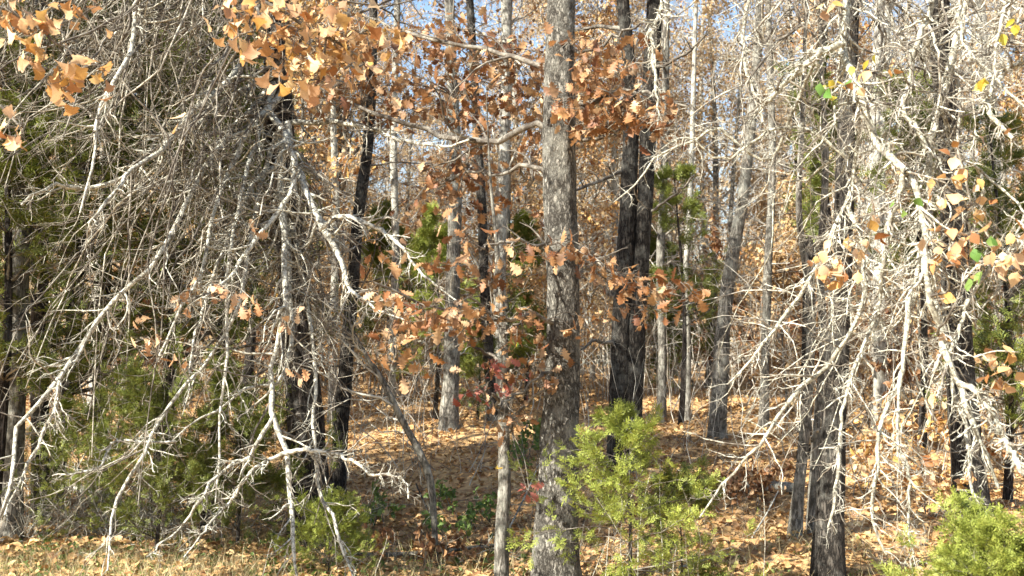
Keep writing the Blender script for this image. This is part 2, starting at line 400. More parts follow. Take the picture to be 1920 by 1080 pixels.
def crown_above(root, Q, r, z_lo, nb, leafn=0, mat='twigf', leafmat=None, L=2.4, dens=1., leafsize=.075):
    """limbs and twigs from z_lo upwards"""
    z = Q[:, 2]; ok = np.where(z > z_lo)[0]
    if len(ok) < 3: return
    i0 = ok[0]
    k = rng.integers(i0, len(Q) - 1, nb); f = (k - i0) / (len(Q) - i0)
    az = rng.uniform(0, 2 * math.pi, nb); el = np.radians(rng.uniform(15, 55, nb))
    D = np.stack([np.cos(az) * np.cos(el), np.sin(az) * np.cos(el), np.sin(el)], 1)
    P1, R1 = grow(Q[k], D, L * (1.1 - .6 * f) * rng.uniform(.7, 1.2, nb), np.maximum(r[k] * .42, .008), 9, .16, 0, .2, .05)
    acc = Acc(); tubes(acc, P1, R1, 6)
    part('limbs', acc, M[mat], root, kind='stuff')
    P2, R2 = sprout(P1, R1, 5 * dens, .2, 1, (45, 15), (.35, .6), 6, .22, 0, .55, .004, up=.04)
    P3, R3 = sprout(P2, R2, 4 * dens, .2, 1, (45, 18), (.4, .7), 5, .25, 0, .6, .003)
    a2 = Acc(); tubes(a2, P2, R2, 4); tubes(a2, P3, R3, 3)
    if dens > 1:
        P4, R4 = sprout(P3, R3, 3, .2, 1, (50, 18), (.5, .9), 4, .25, 0, .7, .0024); tubes(a2, P4, R4, 3)
    part('twigs', a2, M[mat], root, kind='stuff')
    if leafn and len(P3):
        kk = rng.integers(0, len(P3), leafn); jj = rng.integers(1, P3.shape[1], leafn)
        a3 = Acc(); scatter(a3, T_far if leafn > 1200 else T_sm, P3[kk, jj] + rng.normal(size=(leafn, 3)) * .09, rng.uniform(.7, 1.2, leafn) * leafsize, rotframes(leafn, .4))
        part('foliage', a3, M[leafmat], root, kind='stuff')

LAND = [(25, 'left edge trunk'), (570, 'shaggy cedar'), (845, 'bank oak'), (1050, 'big oak'), (1190, 'twin trunks'), (1345, 'pale oak'), (1560, 'dark oak'), (1790, 'right edge trunk')]

# ================================================================== THE GROUND
def build_ground():
    xs = np.concatenate([np.linspace(-150, -16, 20)[:-1], np.linspace(-16, 16, 190), np.linspace(16, 150, 20)[1:]])
    ys = np.concatenate([np.linspace(-12, 4, 12)[:-1], np.linspace(4, 32, 210), np.linspace(32, 250, 50)[1:]])
    X, Y = np.meshgrid(xs, ys); Z = gz(X, Y)
    w = ((Y > 4) & (Y < 32) & (abs(X) < 16))
    Z = Z + w * .018 * rng.normal(size=Z.shape)
    V = np.stack([X, Y, Z], -1).reshape(-1, 3); nx = len(xs); ny = len(ys)
    i = np.arange(ny - 1)[:, None] * nx + np.arange(nx - 1)[None]
    q = np.stack([i, i + 1, i + nx + 1, i + nx], -1).reshape(-1, 4)
    a = Acc(); a.add(V, q)
    o = link('ground', a.mesh('ground', M['ground']), kind='structure')
    o['label'] = 'woodland floor strewn with brown leaves'; o['category'] = 'ground'
build_ground()
def ground_points(n, d0, d1, px0=-150, px1=2070, power=1.):
    d = d0 * (d1 / d0) ** (rng.random(n) ** power); px = rng.uniform(px0, px1, n)
    x = (px - 960) / 1920 * d; return x, d
def build_litter():
    a = Acc()
    x, y = ground_points(60000, 5.5, 34, power=.75)
    z = gz(x, y) + rng.uniform(.0, .05, len(x))
    N = len(x); up = unit(rng.normal(size=(N, 3)) * .38 + np.array([0, 0, 1.])); r = unit(rng.normal(size=(N, 3)))
    yy = unit(np.cross(up, r)); xx = np.cross(yy, up)
    scatter(a, leaf_template(SM_T, [.04, .36, .3, .02], .3, .55, .3), np.stack([x, y, z], 1), rng.uniform(.035, .085, N) * (1 + .02 * (y - 7).clip(0)), (xx, yy, up))
    o = link('leaf_litter', a.mesh('leaf_litter', M['litter']), kind='stuff')
    o['label'] = 'fallen brown and tan oak leaves covering the floor'; o['category'] = 'leaves'
build_litter()

# ================================================================== GENERIC TREES OF THE WOOD (background)
def make_bare(name, H, r, nb, lo, leafn, mat, leafmat, lean, dens=1.):
    root = thing(name, 'x', 'tree')
    n = 9; t = np.linspace(0, 1, n)
    P = np.stack([lean[0] * t * H + .4 * np.sin(t * 4 + rng.uniform(0, 6)) * t, lean[1] * t * H + .35 * np.sin(t * 5 + rng.uniform(0, 6)) * t, t * H - .15], 1)
    R = r * (1 - .85 * t)
    tr, Q, rr = trunk_part(root, P, R, M[mat], 1.4, 9, 26, .03)
    crown_above(root, Q, rr, H * lo, nb, leafn, 'twigf' if mat != 'dark' else 'twigd', leafmat, H * .2, dens, .1)
    return root
protos = []
specs = [(15, .11, 40, .1, 6000, 'grey', 'leaff', (.03, .01)), (17, .13, 44, .14, 4400, 'pale', 'leaff', (-.04, 0)), (13, .08, 40, .08, 6000, 'grey', 'leaff', (.06, .02)),
         (16, .12, 44, .12, 0, 'pale', 'leaff', (-.03, .02)), (14, .09, 40, .1, 4800, 'grey', 'leafb', (-.06, 0)), (11, .055, 36, .06, 4400, 'pale', 'leaff', (.08, 0)),
         (18, .16, 46, .2, 2600, 'dark', 'leaff', (.02, 0)), (9, .045, 32, .05, 6000, 'grey', 'leafo', (-.05, .03)), (12, .07, 36, .1, 1500, 'pale', 'leaff', (-.03, 0)),
         (4.2, .026, 26, .08, 4400, 'grey', 'leaff', (.06, 0)), (3.2, .02, 22, .08, 2200, 'grey', 'leafb', (-.05, 0)), (5.2, .03, 28, .06, 2600, 'pale', 'leaff', (-.08, .03))]
for s_ in specs: protos.append(make_bare('slender_tree' if s_[0] > 6 else 'leafy_sapling', *s_, 1.3))
used = [False] * len(protos)
def copy_tree(root, loc, rz, scale):
    c = root.copy(); C.objects.link(c); c.location = loc; c.rotation_euler = (0, 0, rz); c.scale = (scale,) * 3
    for ch in root.children:
        d = ch.copy(); C.objects.link(d); d.parent = c
    return c
def region_of(px):
    ls = sorted(LAND)
    if px < ls[0][0]: return 'left of ' + ls[0][1]
    if px > ls[-1][0]: return 'right of ' + ls[-1][1]
    for (a, na), (b, nb_) in zip(ls, ls[1:]):
        if a <= px <= b:
            if px - a < 60: return 'just right of ' + na
            if b - px < 60: return 'just left of ' + nb_
            return 'between %s and %s' % (na, nb_)
LOOK = ['hazy brown tree', 'sparse pale tree', 'tan leaved tree', 'pale leafless tree', 'russet leaved tree', 'leaning tree', 'thick dark tree', 'low orange tree', 'slim pale tree', 'tan leaved sapling', 'russet sapling', 'thin tall sapling']
def tier(d): return 'at slope foot' if d < 19 else ('in middle rows' if d < 29 else ('in back rows' if d < 45 else 'in farthest rows'))
placed = []; PL = []
def plant_back(k, px, d, rz, sc):
    b = gbase(px, d)
    if not used[k]:
        o = protos[k]; used[k] = True; o.location = tuple(b); o.rotation_euler = (0, 0, rz); o.scale = (sc,) * 3
    else: o = copy_tree(protos[k], tuple(b), rz, sc)
    PL.append((LOOK[k] + ' ' + tier(d) + ', ' + region_of(px), px, o))
    o['group'] = 'leafy saplings on the slope' if k > 8 else 'slender trees filling the wood behind'
    placed.append((b[0], b[1]))
def fill(n_, ks, d0, d1, gap, pw):
    n_back = 0; tries = 0
    while n_back < n_ and tries < 6000:
        tries += 1
        d = d0 + (d1 - d0) * rng.random() ** pw; px = rng.uniform(-160, 2080)
        b = gbase(px, d)
        if any((b[0] - x) ** 2 + (b[1] - y) ** 2 < (gap + .012 * d) ** 2 for x, y in placed): continue
        if 1395 < px < 1445 and rng.random() < .4: continue          # the gap of sky
        if 1000 < px < 1420 and d < 22 and rng.random() < .85: continue   # the open slope
        if (1300 < px < 1415 or 780 < px < 880 or 1240 < px < 1290) and d < 23: continue       # room round the pale oak, the bank oak and the cedars
        if 640 < px < 1000 and 13 < d < 20 and rng.random() < .6: continue
        if d < 24 and rng.random() < .3: continue
        plant_back(int(rng.choice(ks)), px, d, rng.uniform(0, 6.28), rng.uniform(.8, 1.15)); n_back += 1
fill(232, list(range(9)), 15, 77, .6, .85)
fill(140, [9, 10, 11], 13, 62, .3, .8)
for key in sorted({p[0] for p in PL}):
    g = sorted([p for p in PL if p[0] == key], key=lambda p: p[1]); n = len(g)
    for i, p in enumerate(g):
        if n == 1: p[2]['label'] = key
        elif i == 0: p[2]['label'] = key + ', leftmost'
        elif i == n - 1: p[2]['label'] = key + ', rightmost'
        else: p[2]['label'] = key + ', ' + ['', 'second', 'third', 'fourth', 'fifth', 'sixth', 'seventh', 'eighth'][min(i, 7)] + ' from left'

# far wood that reads as one mass
def far_wood():
    n = 420; a = Acc(); t = Acc(); f = Acc()
    d = rng.uniform(82, 125, n); px = rng.uniform(-200, 2120, n); x = (px - 960) / 1920 * d; z = gz(x, d)
    S = np.stack([x, d, z], 1); H = rng.uniform(9, 15, n)
    P, R = grow(S, np.tile([0, 0, 1.], (n, 1)), H, rng.uniform(.07, .16, n), 8, .05, 0, .15)
    tubes(a, P, R, 4)
    P2, R2 = sprout(P, R, 12, .2, 1, (45, 15), (.15, .3), 4, .2, 0, .4, .02)
    P3, R3 = sprout(P2, R2, 2, .2, 1, (45, 15), (.4, .7), 3, .2, 0, .5, .014)
    tubes(a, P2, R2, 3); tubes(a, P3, R3, 3)
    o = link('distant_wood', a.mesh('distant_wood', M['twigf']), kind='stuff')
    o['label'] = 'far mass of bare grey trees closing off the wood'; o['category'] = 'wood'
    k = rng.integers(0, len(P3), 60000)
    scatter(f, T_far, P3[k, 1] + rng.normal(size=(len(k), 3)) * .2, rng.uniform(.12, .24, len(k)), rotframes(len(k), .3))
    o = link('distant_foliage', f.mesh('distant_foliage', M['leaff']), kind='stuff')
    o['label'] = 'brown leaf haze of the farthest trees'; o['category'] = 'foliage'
far_wood()

# ================================================================== TRUNKS THAT CAN BE TOLD APART
def traced_tree(name, label, pts, mat, top, crown=(0, 0), d=None, sink=.12, n=60, sides=18, flare=1.35, group=None, twigmat='twigf', leafmat='leaff', low=None, wob=.06, leafsize=.075):
    """pts from the base upwards (px, py, r_px)"""
    if d is None: b, d = gpt(pts[0][0], pts[0][1])
    else: b = pt(pts[0][0], pts[0][1], d)
    ds = [d] * len(pts)
    P = [pt(p[0], p[1], d) for p in pts]; R = [p[2] / 1920 * d for p in pts]
    g = float(gz(P[0][0], P[0][1]))
    P[0] = np.array([P[0][0], P[0][1], g]); base = P[0].copy()
    P = [base - np.array([0, 0, sink])] + P; R = [R[0] * 1.08] + R
    P[1] = base + np.array([0, 0, .02])
    P, R = extend_up(P, R, top)
    root = thing(name, label, 'tree', base, group)
    tr, Q, r = trunk_part(root, P, R, M[mat], flare, sides, n, wob=wob)
    if crown[0]: crown_above(root, Q, r, low if low is not None else CAMZ + d * .36, crown[0], crown[1], twigmat, leafmat, 2.6, 1., leafsize)
    return root, Q, r, d

def side_limbs(root, specs, mat='twigd', per=7, tw='twigd', grav=0, r3=True, wander=.22, nm='limb', n=14):
    """traced limbs each a part; twigs joined"""
    Ps, Rs = [], []
    for pts, d in specs:
        Q, r = line(pts, d, n, .05, .012); Ps.append(Q); Rs.append(r)
        a = Acc(); tubes(a, Q, r, 7, rough=.06)
        part(nm, a, M[mat], root)
    P = np.array(Ps); R = np.array(Rs)
    P2, R2 = sprout(P, R, per, .15, 1, (50, 15), (.18, .42), 7, wander, grav, .6, .0016)
    P3, R3 = sprout(P2, R2, 4, .2, 1, (48, 15), (.3, .6), 5, wander, grav, .6, .0012, lmin=.05)
    a = Acc(); tubes(a, P2, R2, 5); tubes(a, P3, R3, 3)
    part('twigs', a, M[tw], root, kind='stuff')
    return P, P2, P3, R2

def cluster(root, anchors, px, py, d, sx, sy, n, kind, mats, smin, smax, counter, stuffacc, tw, sd=.25, down=.5):
    """a spray of leaves round a point, on twigs led from the nearest limb"""
    c = pt(px, py, d)
    A = anchors.reshape(-1, 3); k = np.argmin(((A - c) ** 2).sum(1)); s = A[k]
    off = rng.normal(size=(n, 3)) * np.array([sx / 1920 * d, sd, sy / 1920 * d]) * .55
    L = c + off
    nsub = max(2, n // 5)
    sub = c + rng.normal(size=(nsub, 3)) * np.array([sx / 1920 * d, sd, sy / 1920 * d]) * .45
    Q = []; 
    for q in sub:
        mid = s * .5 + q * .5 + rng.normal(size=3) * .05 * np.linalg.norm(q - s) * np.array([1, 1, 1]) + np.array([0, 0, .04])
        Q.append(resample([s, mid, q], [.004, .003, .0018], 8)[0])
    Q = np.array(Q); tubes(tw, Q, np.tile(np.linspace(.0045, .0018, 8), (nsub, 1)), 4)
    # each leaf: short stalk from the nearest sub twig point
    QA = Q[:, 2:].reshape(-1, 3)
    D = ((L[:, None] - QA[None]) ** 2).sum(2); kk = D.argmin(1); S = QA[kk]
    L = S + (L - S) * np.minimum(1, .28 / (np.linalg.norm(L - S, axis=1, keepdims=True) + 1e-6))
    mids = (S + L) / 2 + rng.normal(size=L.shape) * .01
    tubes(tw, np.stack([S, mids, L], 1), np.tile([.002, .0016, .0011], (n, 1)), 3)
    put_leaves(root, L, kind, mats, smin, smax, down, 300, counter, stuffacc)

# ---- the big oak
OAKD = 7.3
oak, Qo, ro, _ = traced_tree('oak_tree', 'big lichened grey oak trunk at the middle, standing nearest', [(1042, 1112, 42), (1043, 1000, 39), (1049, 850, 35), (1055, 700, 33), (1057, 550, 31), (1051, 400, 31), (1048, 250, 30), (1050, 100, 28), (1053, -10, 27)],
    'oak', 13, (22, 700), d=OAKD, n=110, sides=28, leafmat='leafb', twigmat='twigd', leafsize=.09, low=6.0)
BR = []
oak_specs = [
    ([(1050, 255, 7), (1000, 235, 6), (930, 265, 6), (860, 262, 5.5), (790, 240, 5), (720, 220, 4), (660, 190, 3), (600, 165, 2)], (7.3, 7.9)),
    ([(1050, 150, 6), (980, 110, 5), (900, 95, 4.5), (820, 80, 3.5), (740, 55, 3), (680, 30, 2)], (7.3, 8.0)),
    ([(1060, 205, 6), (1110, 190, 5), (1170, 170, 4), (1230, 180, 3), (1290, 200, 2)], (7.3, 6.8)),
    ([(1060, 90, 5), (1110, 95, 4), (1150, 70, 3), (1210, 40, 2)], (7.3, 7.0)),
    ([(1060, 480, 5), (1110, 485, 4), (1160, 520, 3), (1220, 545, 2.5), (1290, 560, 1.5)], (7.3, 6.7)),
    ([(1050, 470, 5), (1010, 460, 4), (960, 450, 3), (900, 470, 2)], (7.3, 6.8)),
    ([(1050, 610, 5), (990, 590, 4), (930, 600, 3.5), (850, 585, 3), (770, 560, 2.5), (700, 530, 2)], (7.3, 6.4)),
    ([(1055, 250, 5), (1120, 260, 4), (1180, 230, 3), (1230, 250, 2)], (7.3, 7.1)),
    ([(1050, 330, 5), (985, 310, 4), (930, 330, 3), (880, 320, 2.5), (830, 345, 2)], (7.3, 7.9)),
    ([(1050, 700, 4), (1010, 705, 3), (965, 745, 2.5), (940, 760, 2)], (7.3, 6.8)),
]
AL, A2, A3, _ = side_limbs(oak, oak_specs, 'twigd', 7, 'twigd')
anch = np.concatenate([AL.reshape(-1, 3), A2.reshape(-1, 3)])
cnt = [0]; st = Acc(); tw = Acc()
B = ['leafb', 'leafb', 'leafb', 'leafb', 'leaft']; BO = ['leafb', 'leafo', 'leaft', 'leafb']
for (px, py, sx, sy, n, mats, dd) in [
    (700, 70, 70, 45, 26, BO, 6.6), (780, 70, 60, 35, 26, B, 6.7), (850, 70, 60, 35, 30, B, 6.8), (640, 100, 60, 50, 24, BO, 6.5), (880, 110, 70, 35, 34, B, 6.9), (800, 150, 80, 40, 34, B, 6.8), (700, 160, 70, 40, 24, BO, 6.6),
    (900, 190, 45, 45, 34, ['leafb', 'leafr'], 6.9), (840, 200, 60, 30, 20, B, 6.8), (950, 110, 60, 35, 24, BO, 7), (990, 150, 45, 45, 22, BO, 7), (760, 200, 60, 35, 16, B, 6.6),
    (640, 190, 40, 40, 12, BO, 6.4), (960, 195, 50, 30, 14, BO, 7), (1100, 95, 50, 40, 24, B, 7), (1110, 160, 60, 50, 30, B, 6.9), (1140, 210, 60, 35, 30, B, 6.9), (1190, 215, 60, 30, 26, B, 6.9), (1230, 190, 50, 30, 16, BO, 6.9),
    (1170, 110, 60, 30, 14, B, 7), (1100, 235, 50, 25, 14, B, 7), (1060, 200, 40, 50, 12, ['leafb', 'leafg', 'leafy'], 6.9), (1240, 250, 60, 40, 12, BO, 7), (880, 280, 60, 30, 18, ['leafb'], 6.9), (830, 330, 50, 35, 24, ['leafb', 'leaft'], 6.8), (890, 330, 40, 40, 14, ['leaft', 'leafb'], 6.8),
    (990, 300, 30, 35, 9, B, 7), (1000, 250, 30, 30, 10, ['leafb', 'leafg', 'leafo'], 7), (960, 380, 45, 40, 12, ['leafr', 'leafb'], 6.9), (855, 430, 30, 30, 9, ['leafr'], 6.7), (1060, 470, 55, 30, 24, BO, 6.9), (1120, 490, 40, 25, 16, B, 6.9), (970, 470, 50, 35, 16, BO, 6.8),
    (1180, 530, 60, 25, 22, B, 6.8), (1260, 545, 60, 25, 26, BO, 6.7), (1200, 580, 60, 25, 14, BO, 6.7), (820, 490, 50, 30, 12, B, 6.6), (900, 600, 60, 25, 22, B, 6.7), (1080, 600, 30, 25, 8, B, 6.9), (1000, 590, 30, 30, 8, ['leafr'], 6.9),
    (830, 590, 60, 30, 26, ['leaft', 'leafb'], 6.6), (770, 600, 50, 30, 16, ['leaft'], 6.5), (560, 90, 30, 30, 8, BO, 6.3), (760, 400, 50, 40, 9, ['leaft', 'leafb'], 6.7), (730, 480, 50, 30, 9, ['leaft', 'leafo'], 6.6), (880, 400, 40, 40, 10, ['leaft', 'leafb'], 6.9), (940, 530, 40, 30, 10, ['leaft', 'leafr'], 6.9), (720, 640, 45, 40, 12, ['leaft', 'leafb'], 6.6), (790, 690, 45, 30, 9, ['leaft', 'leafb'], 6.6)]:
    if px < 1040 and py < 420: dd = 7.9
    cluster(oak, anch, px, py, dd, sx, sy, int(n * (1.8 if py < 350 else 1.15)), 'oak', mats, .055, .112, cnt, st, tw)
part('leafy_twigs', tw, M['twigd'], oak, kind='stuff')
part('foliage', st, M['leafb'], oak, kind='stuff')

# ---- young oak in front
sap, Qs, rs, _ = traced_tree('young_oak', 'slim lichened young oak with red leaves left of the big oak', [(940, 1085, 13), (941, 1000, 12.5), (946, 900, 11.5), (944, 780, 10.5), (946, 680, 8), (940, 600, 6), (938, 520, 4.5)], 'grey', 3.6, d=7.4, n=60, sides=12, wob=.04)
sspecs = [([(946, 770, 4), (920, 740, 3), (890, 720, 2)], (7.4, 7.1)), ([(945, 720, 4), (975, 690, 3), (1020, 670, 2)], (7.4, 7.0)), ([(944, 680, 4), (910, 660, 3), (870, 640, 2)], (7.4, 7.2)),
          ([(942, 640, 3), (965, 610, 2.5), (990, 590, 1.5)], (7.4, 7.1)), ([(944, 820, 3), (985, 760, 2.5), (1040, 720, 1.5)], (7.4, 7.0)), ([(940, 600, 3), (900, 570, 2), (860, 550, 1.5)], (7.4, 7.1))]
AL, A2, A3, _ = side_limbs(sap, sspecs, 'twigd', 6, 'twigd')
anch = np.concatenate([AL.reshape(-1, 3), A2.reshape(-1, 3)]); cnt = [0]; st = Acc(); tw = Acc()
RR = ['leafr', 'leafb', 'leafr', 'leaft']
for (px, py, sx, sy, n, mats) in [(920, 690, 30, 25, 14, RR), (900, 730, 35, 25, 12, RR), (960, 720, 35, 30, 16, RR), (1000, 640, 40, 30, 18, B), (990, 590, 25, 25, 9, RR), (950, 650, 25, 25, 9, B), (1010, 690, 40, 30, 14, B), (975, 790, 40, 30, 10, B), (940, 790, 30, 25, 9, B),
    (870, 620, 30, 20, 10, B), (1030, 720, 30, 30, 9, B), (985, 920, 12, 10, 6, ['leafr']), (970, 630, 8, 8, 3, ['leafy', 'leafg']), (935, 875, 6, 8, 2, ['leafy']), (880, 590, 30, 20, 8, B)]:
    cluster(sap, anch, px, py, 7.15, sx, sy, n, 'oak', mats, .05, .085, cnt, st, tw, .12)
part('leafy_twigs', tw, M['twigd'], sap, kind='stuff'); part('foliage', st, M['leafb'], sap, kind='stuff')

# ---- dark twin trunks
def twin():
    d = 12.2
    root = None
    A = [(1160, 860, 24), (1163, 740, 23), (1165, 620, 21), (1172, 480, 20), (1180, 330, 18), (1184, 200, 16), (1176, 80, 14), (1168, -10, 14)]
    Bp = [(1180, 870, 26), (1186, 740, 24), (1193, 600, 21), (1204, 450, 18), (1212, 330, 18), (1217, 200, 18), (1224, 80, 18), (1228, -10, 17)]
    base = gbase(1170, d)
    root = thing('forked_oak', 'dark oak forked from the ground into two nearly black trunks', 'tree', base)
    for pts, mat in ((A, 'dark'), (Bp, 'dark')):
        P = [pt(p[0], p[1], d) for p in pts]; R = [p[2] * .86 / 1920 * d for p in pts]
        P = [np.array([base[0] + (P[0][0] - base[0]) * .6, d, base[2] - .1])] + P; R = [R[0] * 1.1] + R
        P, R = extend_up(P, R, 14)
        tr, Q, r = trunk_part(root, P, R, M[mat], 1.3, 18, 80)
        crown_above(root, Q, r, 5.6, 16, 500, 'twigd', 'leafb', 2.6)
    side_limbs(root, [([(1170, 320, 4), (1110, 345, 3), (1060, 365, 2)], (d, 11.6)), ([(1165, 650, 4), (1120, 640, 3), (1090, 655, 2)], (d, 11.8)), ([(1220, 130, 4), (1270, 110, 3), (1330, 60, 2)], (d, 11.6)),
                      ([(1215, 400, 3), (1260, 370, 2.5), (1300, 330, 2)], (d, 11.7))], 'twigd', 6, 'twigd')
twin()

# ---- other trunks the photo shows one by one
def simple(name, label, pts, mat, top, d=None, crown=(18, 500), limbs=(), twm='twigf', leafmat='leaff', flare=1.3, low=None):
    root, Q, r, dd = traced_tree(name, label, pts, mat, top, crown, d, n=60, sides=12, flare=flare, twigmat=twm, leafmat=leafmat, low=low)
    # side shoots over the seen length
    nb = 16; z = Q[:, 2]; ok = np.where((z > Q[0, 2] + 1.0) & (z < CAMZ + dd * .4))[0]
    if len(ok) > 3:
        k = rng.choice(ok, nb); az = rng.uniform(0, 6.28, nb); el = np.radians(rng.uniform(-5, 45, nb))
        D = np.stack([np.cos(az) * np.cos(el), np.sin(az) * np.cos(el), np.sin(el)], 1)
        P1, R1 = grow(Q[k], D, rng.uniform(.4, 1.5, nb), np.full(nb, .009) * rng.uniform(.6, 1.5, nb), 8, .22, .01, .25)
        P2, R2 = sprout(P1, R1, 6, .15, 1, (48, 15), (.25, .5), 6, .25, 0, .6, .002)
        P3, R3 = sprout(P2, R2, 3, .15, 1, (48, 15), (.3, .6), 4, .25, 0, .6, .0016)
        a = Acc(); tubes(a, P1, R1, 5); tubes(a, P2, R2, 4); tubes(a, P3, R3, 3); part('side_shoots', a, M[twm], root, kind='stuff')
    return root, Q, r
simple('oak_tree', 'grey oak standing on the sunlit leaf bank, left of the slim young oak', [(842, 805, 18), (846, 700, 15), (848, 560, 14), (852, 430, 13), (854, 300, 12), (848, 150, 11), (842, -10, 9)], 'grey', 14)
simple('oak_tree', 'narrow dark trunk rising behind the russet leaves left of the big oak', [(925, 790, 10), (918, 700, 10), (908, 520, 9.5), (904, 400, 9), (895, 260, 8.5), (888, 120, 8), (880, -10, 7)], 'dark', 13, twm='twigd')
simple('pale_tree', 'tall pale straight trunk just left of the big oak', [(935, 775, 12), (936, 640, 12), (938, 500, 11), (942, 360, 11), (949, 200, 10.5), (950, 80, 10), (948, -10, 10)], 'pale', 16)
simple('oak_tree', 'dark leaning trunk between shaggy cedar and leaf bank', [(633, 935, 15), (640, 800, 14), (652, 650, 13), (664, 500, 12), (672, 400, 11), (690, 270, 10), (698, 120, 9), (700, -10, 8)], 'dark', 13, twm='twigd')
simple('pale_oak', 'pale slender oak on the open leafy slope right of the twin trunks', [(1345, 822, 17), (1350, 720, 15), (1355, 620, 14), (1370, 500, 13), (1390, 390, 11), (1405, 270, 10), (1418, 120, 9), (1425, -10, 8)], 'grey', 12)
simple('oak_tree', 'short pale stem left of the dark oak at right', [(1490, 1010, 13), (1497, 920, 11), (1508, 820, 10), (1517, 700, 9), (1520, 560, 8), (1498, 400, 6), (1506, 200, 5)], 'grey', 6)
simple('oak_tree', 'shaded grey stem squeezed between pale stem and dark oak at right', [(1522, 1004, 10), (1526, 900, 9), (1534, 780, 8), (1544, 650, 8), (1538, 500, 7), (1548, 300, 6)], 'grey', 6)
simple('oak_tree', 'dark oak at right with its foot at the lower frame edge', [(1553, 1098, 30), (1556, 1000, 27), (1560, 880, 24), (1566, 740, 22), (1574, 600, 20), (1580, 450, 18), (1584, 300, 18), (1590, 150, 16), (1596, -10, 15)], 'dark', 12, d=7.5, twm='twigd')
simple('oak_tree', 'dark trunk behind the drooping pale limbs near the right edge', [(1822, 960, 30), (1812, 820, 28), (1800, 680, 26), (1792, 540, 25), (1788, 400, 24), (1778, 250, 22), (1765, 100, 20), (1760, -10, 18)], 'dark', 12, twm='twigd')
simple('furrowed_cedar', 'pale furrowed trunk at the left edge', [(22, 960, 19), (24, 800, 20), (28, 640, 22), (34, 500, 21), (44, 350, 20), (56, 200, 18), (62, 60, 17), (66, -10, 16)], 'grey', 12, d=8.8)
simple('oak_tree', 'black trunk right beside the pale furrowed trunk at left', [(78, 900, 16), (76, 700, 16), (74, 500, 15), (76, 300, 14), (78, 100, 13), (80, -10, 13)], 'dark', 12, d=9.6, twm='twigd')
simple('oak_tree', 'thin dark trunk inside the left tangle above the brush pile', [(95, 880, 13), (130, 700, 12), (150, 500, 10), (160, 300, 9), (150, 0, 8)], 'dark', 11, d=10, twm='twigd')
simple('oak_tree', 'dark stem behind the green cedar at lower left', [(190, 900, 12), (186, 700, 11), (200, 500, 10), (205, 250, 9), (210, 0, 8)], 'dark', 11, d=11, twm='twigd')
simple('pale_tree', 'slim pale trunk in the wood left of the pale straight trunk', [(733, 760, 8), (738, 600, 8), (742, 450, 7), (738, 250, 7), (745, 0, 6)], 'pale', 14)
simple('pale_tree', 'slim pale trunk right behind the shaggy cedar', [(622, 790, 8), (626, 600, 8), (630, 400, 7), (624, 200, 6), (620, 0, 6)], 'pale', 13)
simple('pale_tree', 'slim grey trunk in the wood just right of the twin trunks', [(1240, 790, 9), (1242, 650, 8), (1238, 500, 8), (1246, 300, 7), (1250, 0, 6)], 'grey', 14)
simple('pale_tree', 'thin pale stem on the slope between the twin trunks and pale oak', [(1288, 790, 6), (1290, 650, 6), (1286, 520, 5), (1296, 320, 5), (1305, 0, 4)], 'pale', 13)
simple('pale_tree', 'thin upright trunk on the slope right of the pale slender oak', [(1432, 800, 9), (1436, 640, 8), (1440, 500, 8), (1448, 300, 7), (1440, 0, 6)], 'grey', 14)
simple('pale_tree', 'pale trunk stub tall behind twigs right of the dark oak', [(1650, 850, 13), (1650, 650, 12), (1646, 450, 11), (1640, 250, 10), (1650, 0, 9)], 'pale', 13)
simple('oak_tree', 'dark trunk behind left of the dark oak at right', [(1508, 860, 12), (1514, 700, 12), (1518, 500, 11), (1530, 300, 10), (1545, 0, 9)], 'dark', 13, twm='twigd')
simple('leaning_sapling', 'bare sapling leaning left over the sunlit leaf bank', [(818, 985, 5), (808, 910, 7), (785, 845, 7), (755, 790, 6), (715, 710, 5), (680, 655, 4), (655, 600, 2)], 'grey', 2.6, d=8.4, crown=(0, 0), flare=1.0)

# ================================================================== THE SHAGGY CEDAR WITH ITS LEFT TANGLE
def bez(a, b, c, n):
    t = np.linspace(0, 1, n)[:, None]; return (1 - t) ** 2 * a + 2 * t * (1 - t) * b + t * t * c
LD = 8.6
left, Ql, rl, _ = traced_tree('cedar_tree', 'dead shaggy barked cedar with a tangle of bare limbs drooping left', [(588, 985, 36), (578, 880, 33), (570, 760, 31), (560, 640, 29), (548, 500, 28), (536, 380, 27), (525, 250, 26), (520, 120, 24), (520, -10, 22)], 'shaggy', 9.5, (18, 0), d=LD, n=90, sides=22, twigmat='twig', wob=.12)
def strips():
    a = Acc(); n = 420; k = rng.integers(3, 60, n); az = rng.uniform(0, 6.28, n)
    S = Ql[k] + np.stack([np.cos(az), np.sin(az), 0 * az], 1) * rl[k][:, None] * 1.03
    D = np.stack([np.cos(az) * .12, np.sin(az) * .12, -np.ones(n)], 1)
    P, R = grow(S, D, rng.uniform(.06, .3, n), rng.uniform(.003, .007, n), 5, .1, 0, .3)
    tubes(a, P, R, 3); part('bark_strips', a, M['shaggy'], left, kind='stuff')
strips()
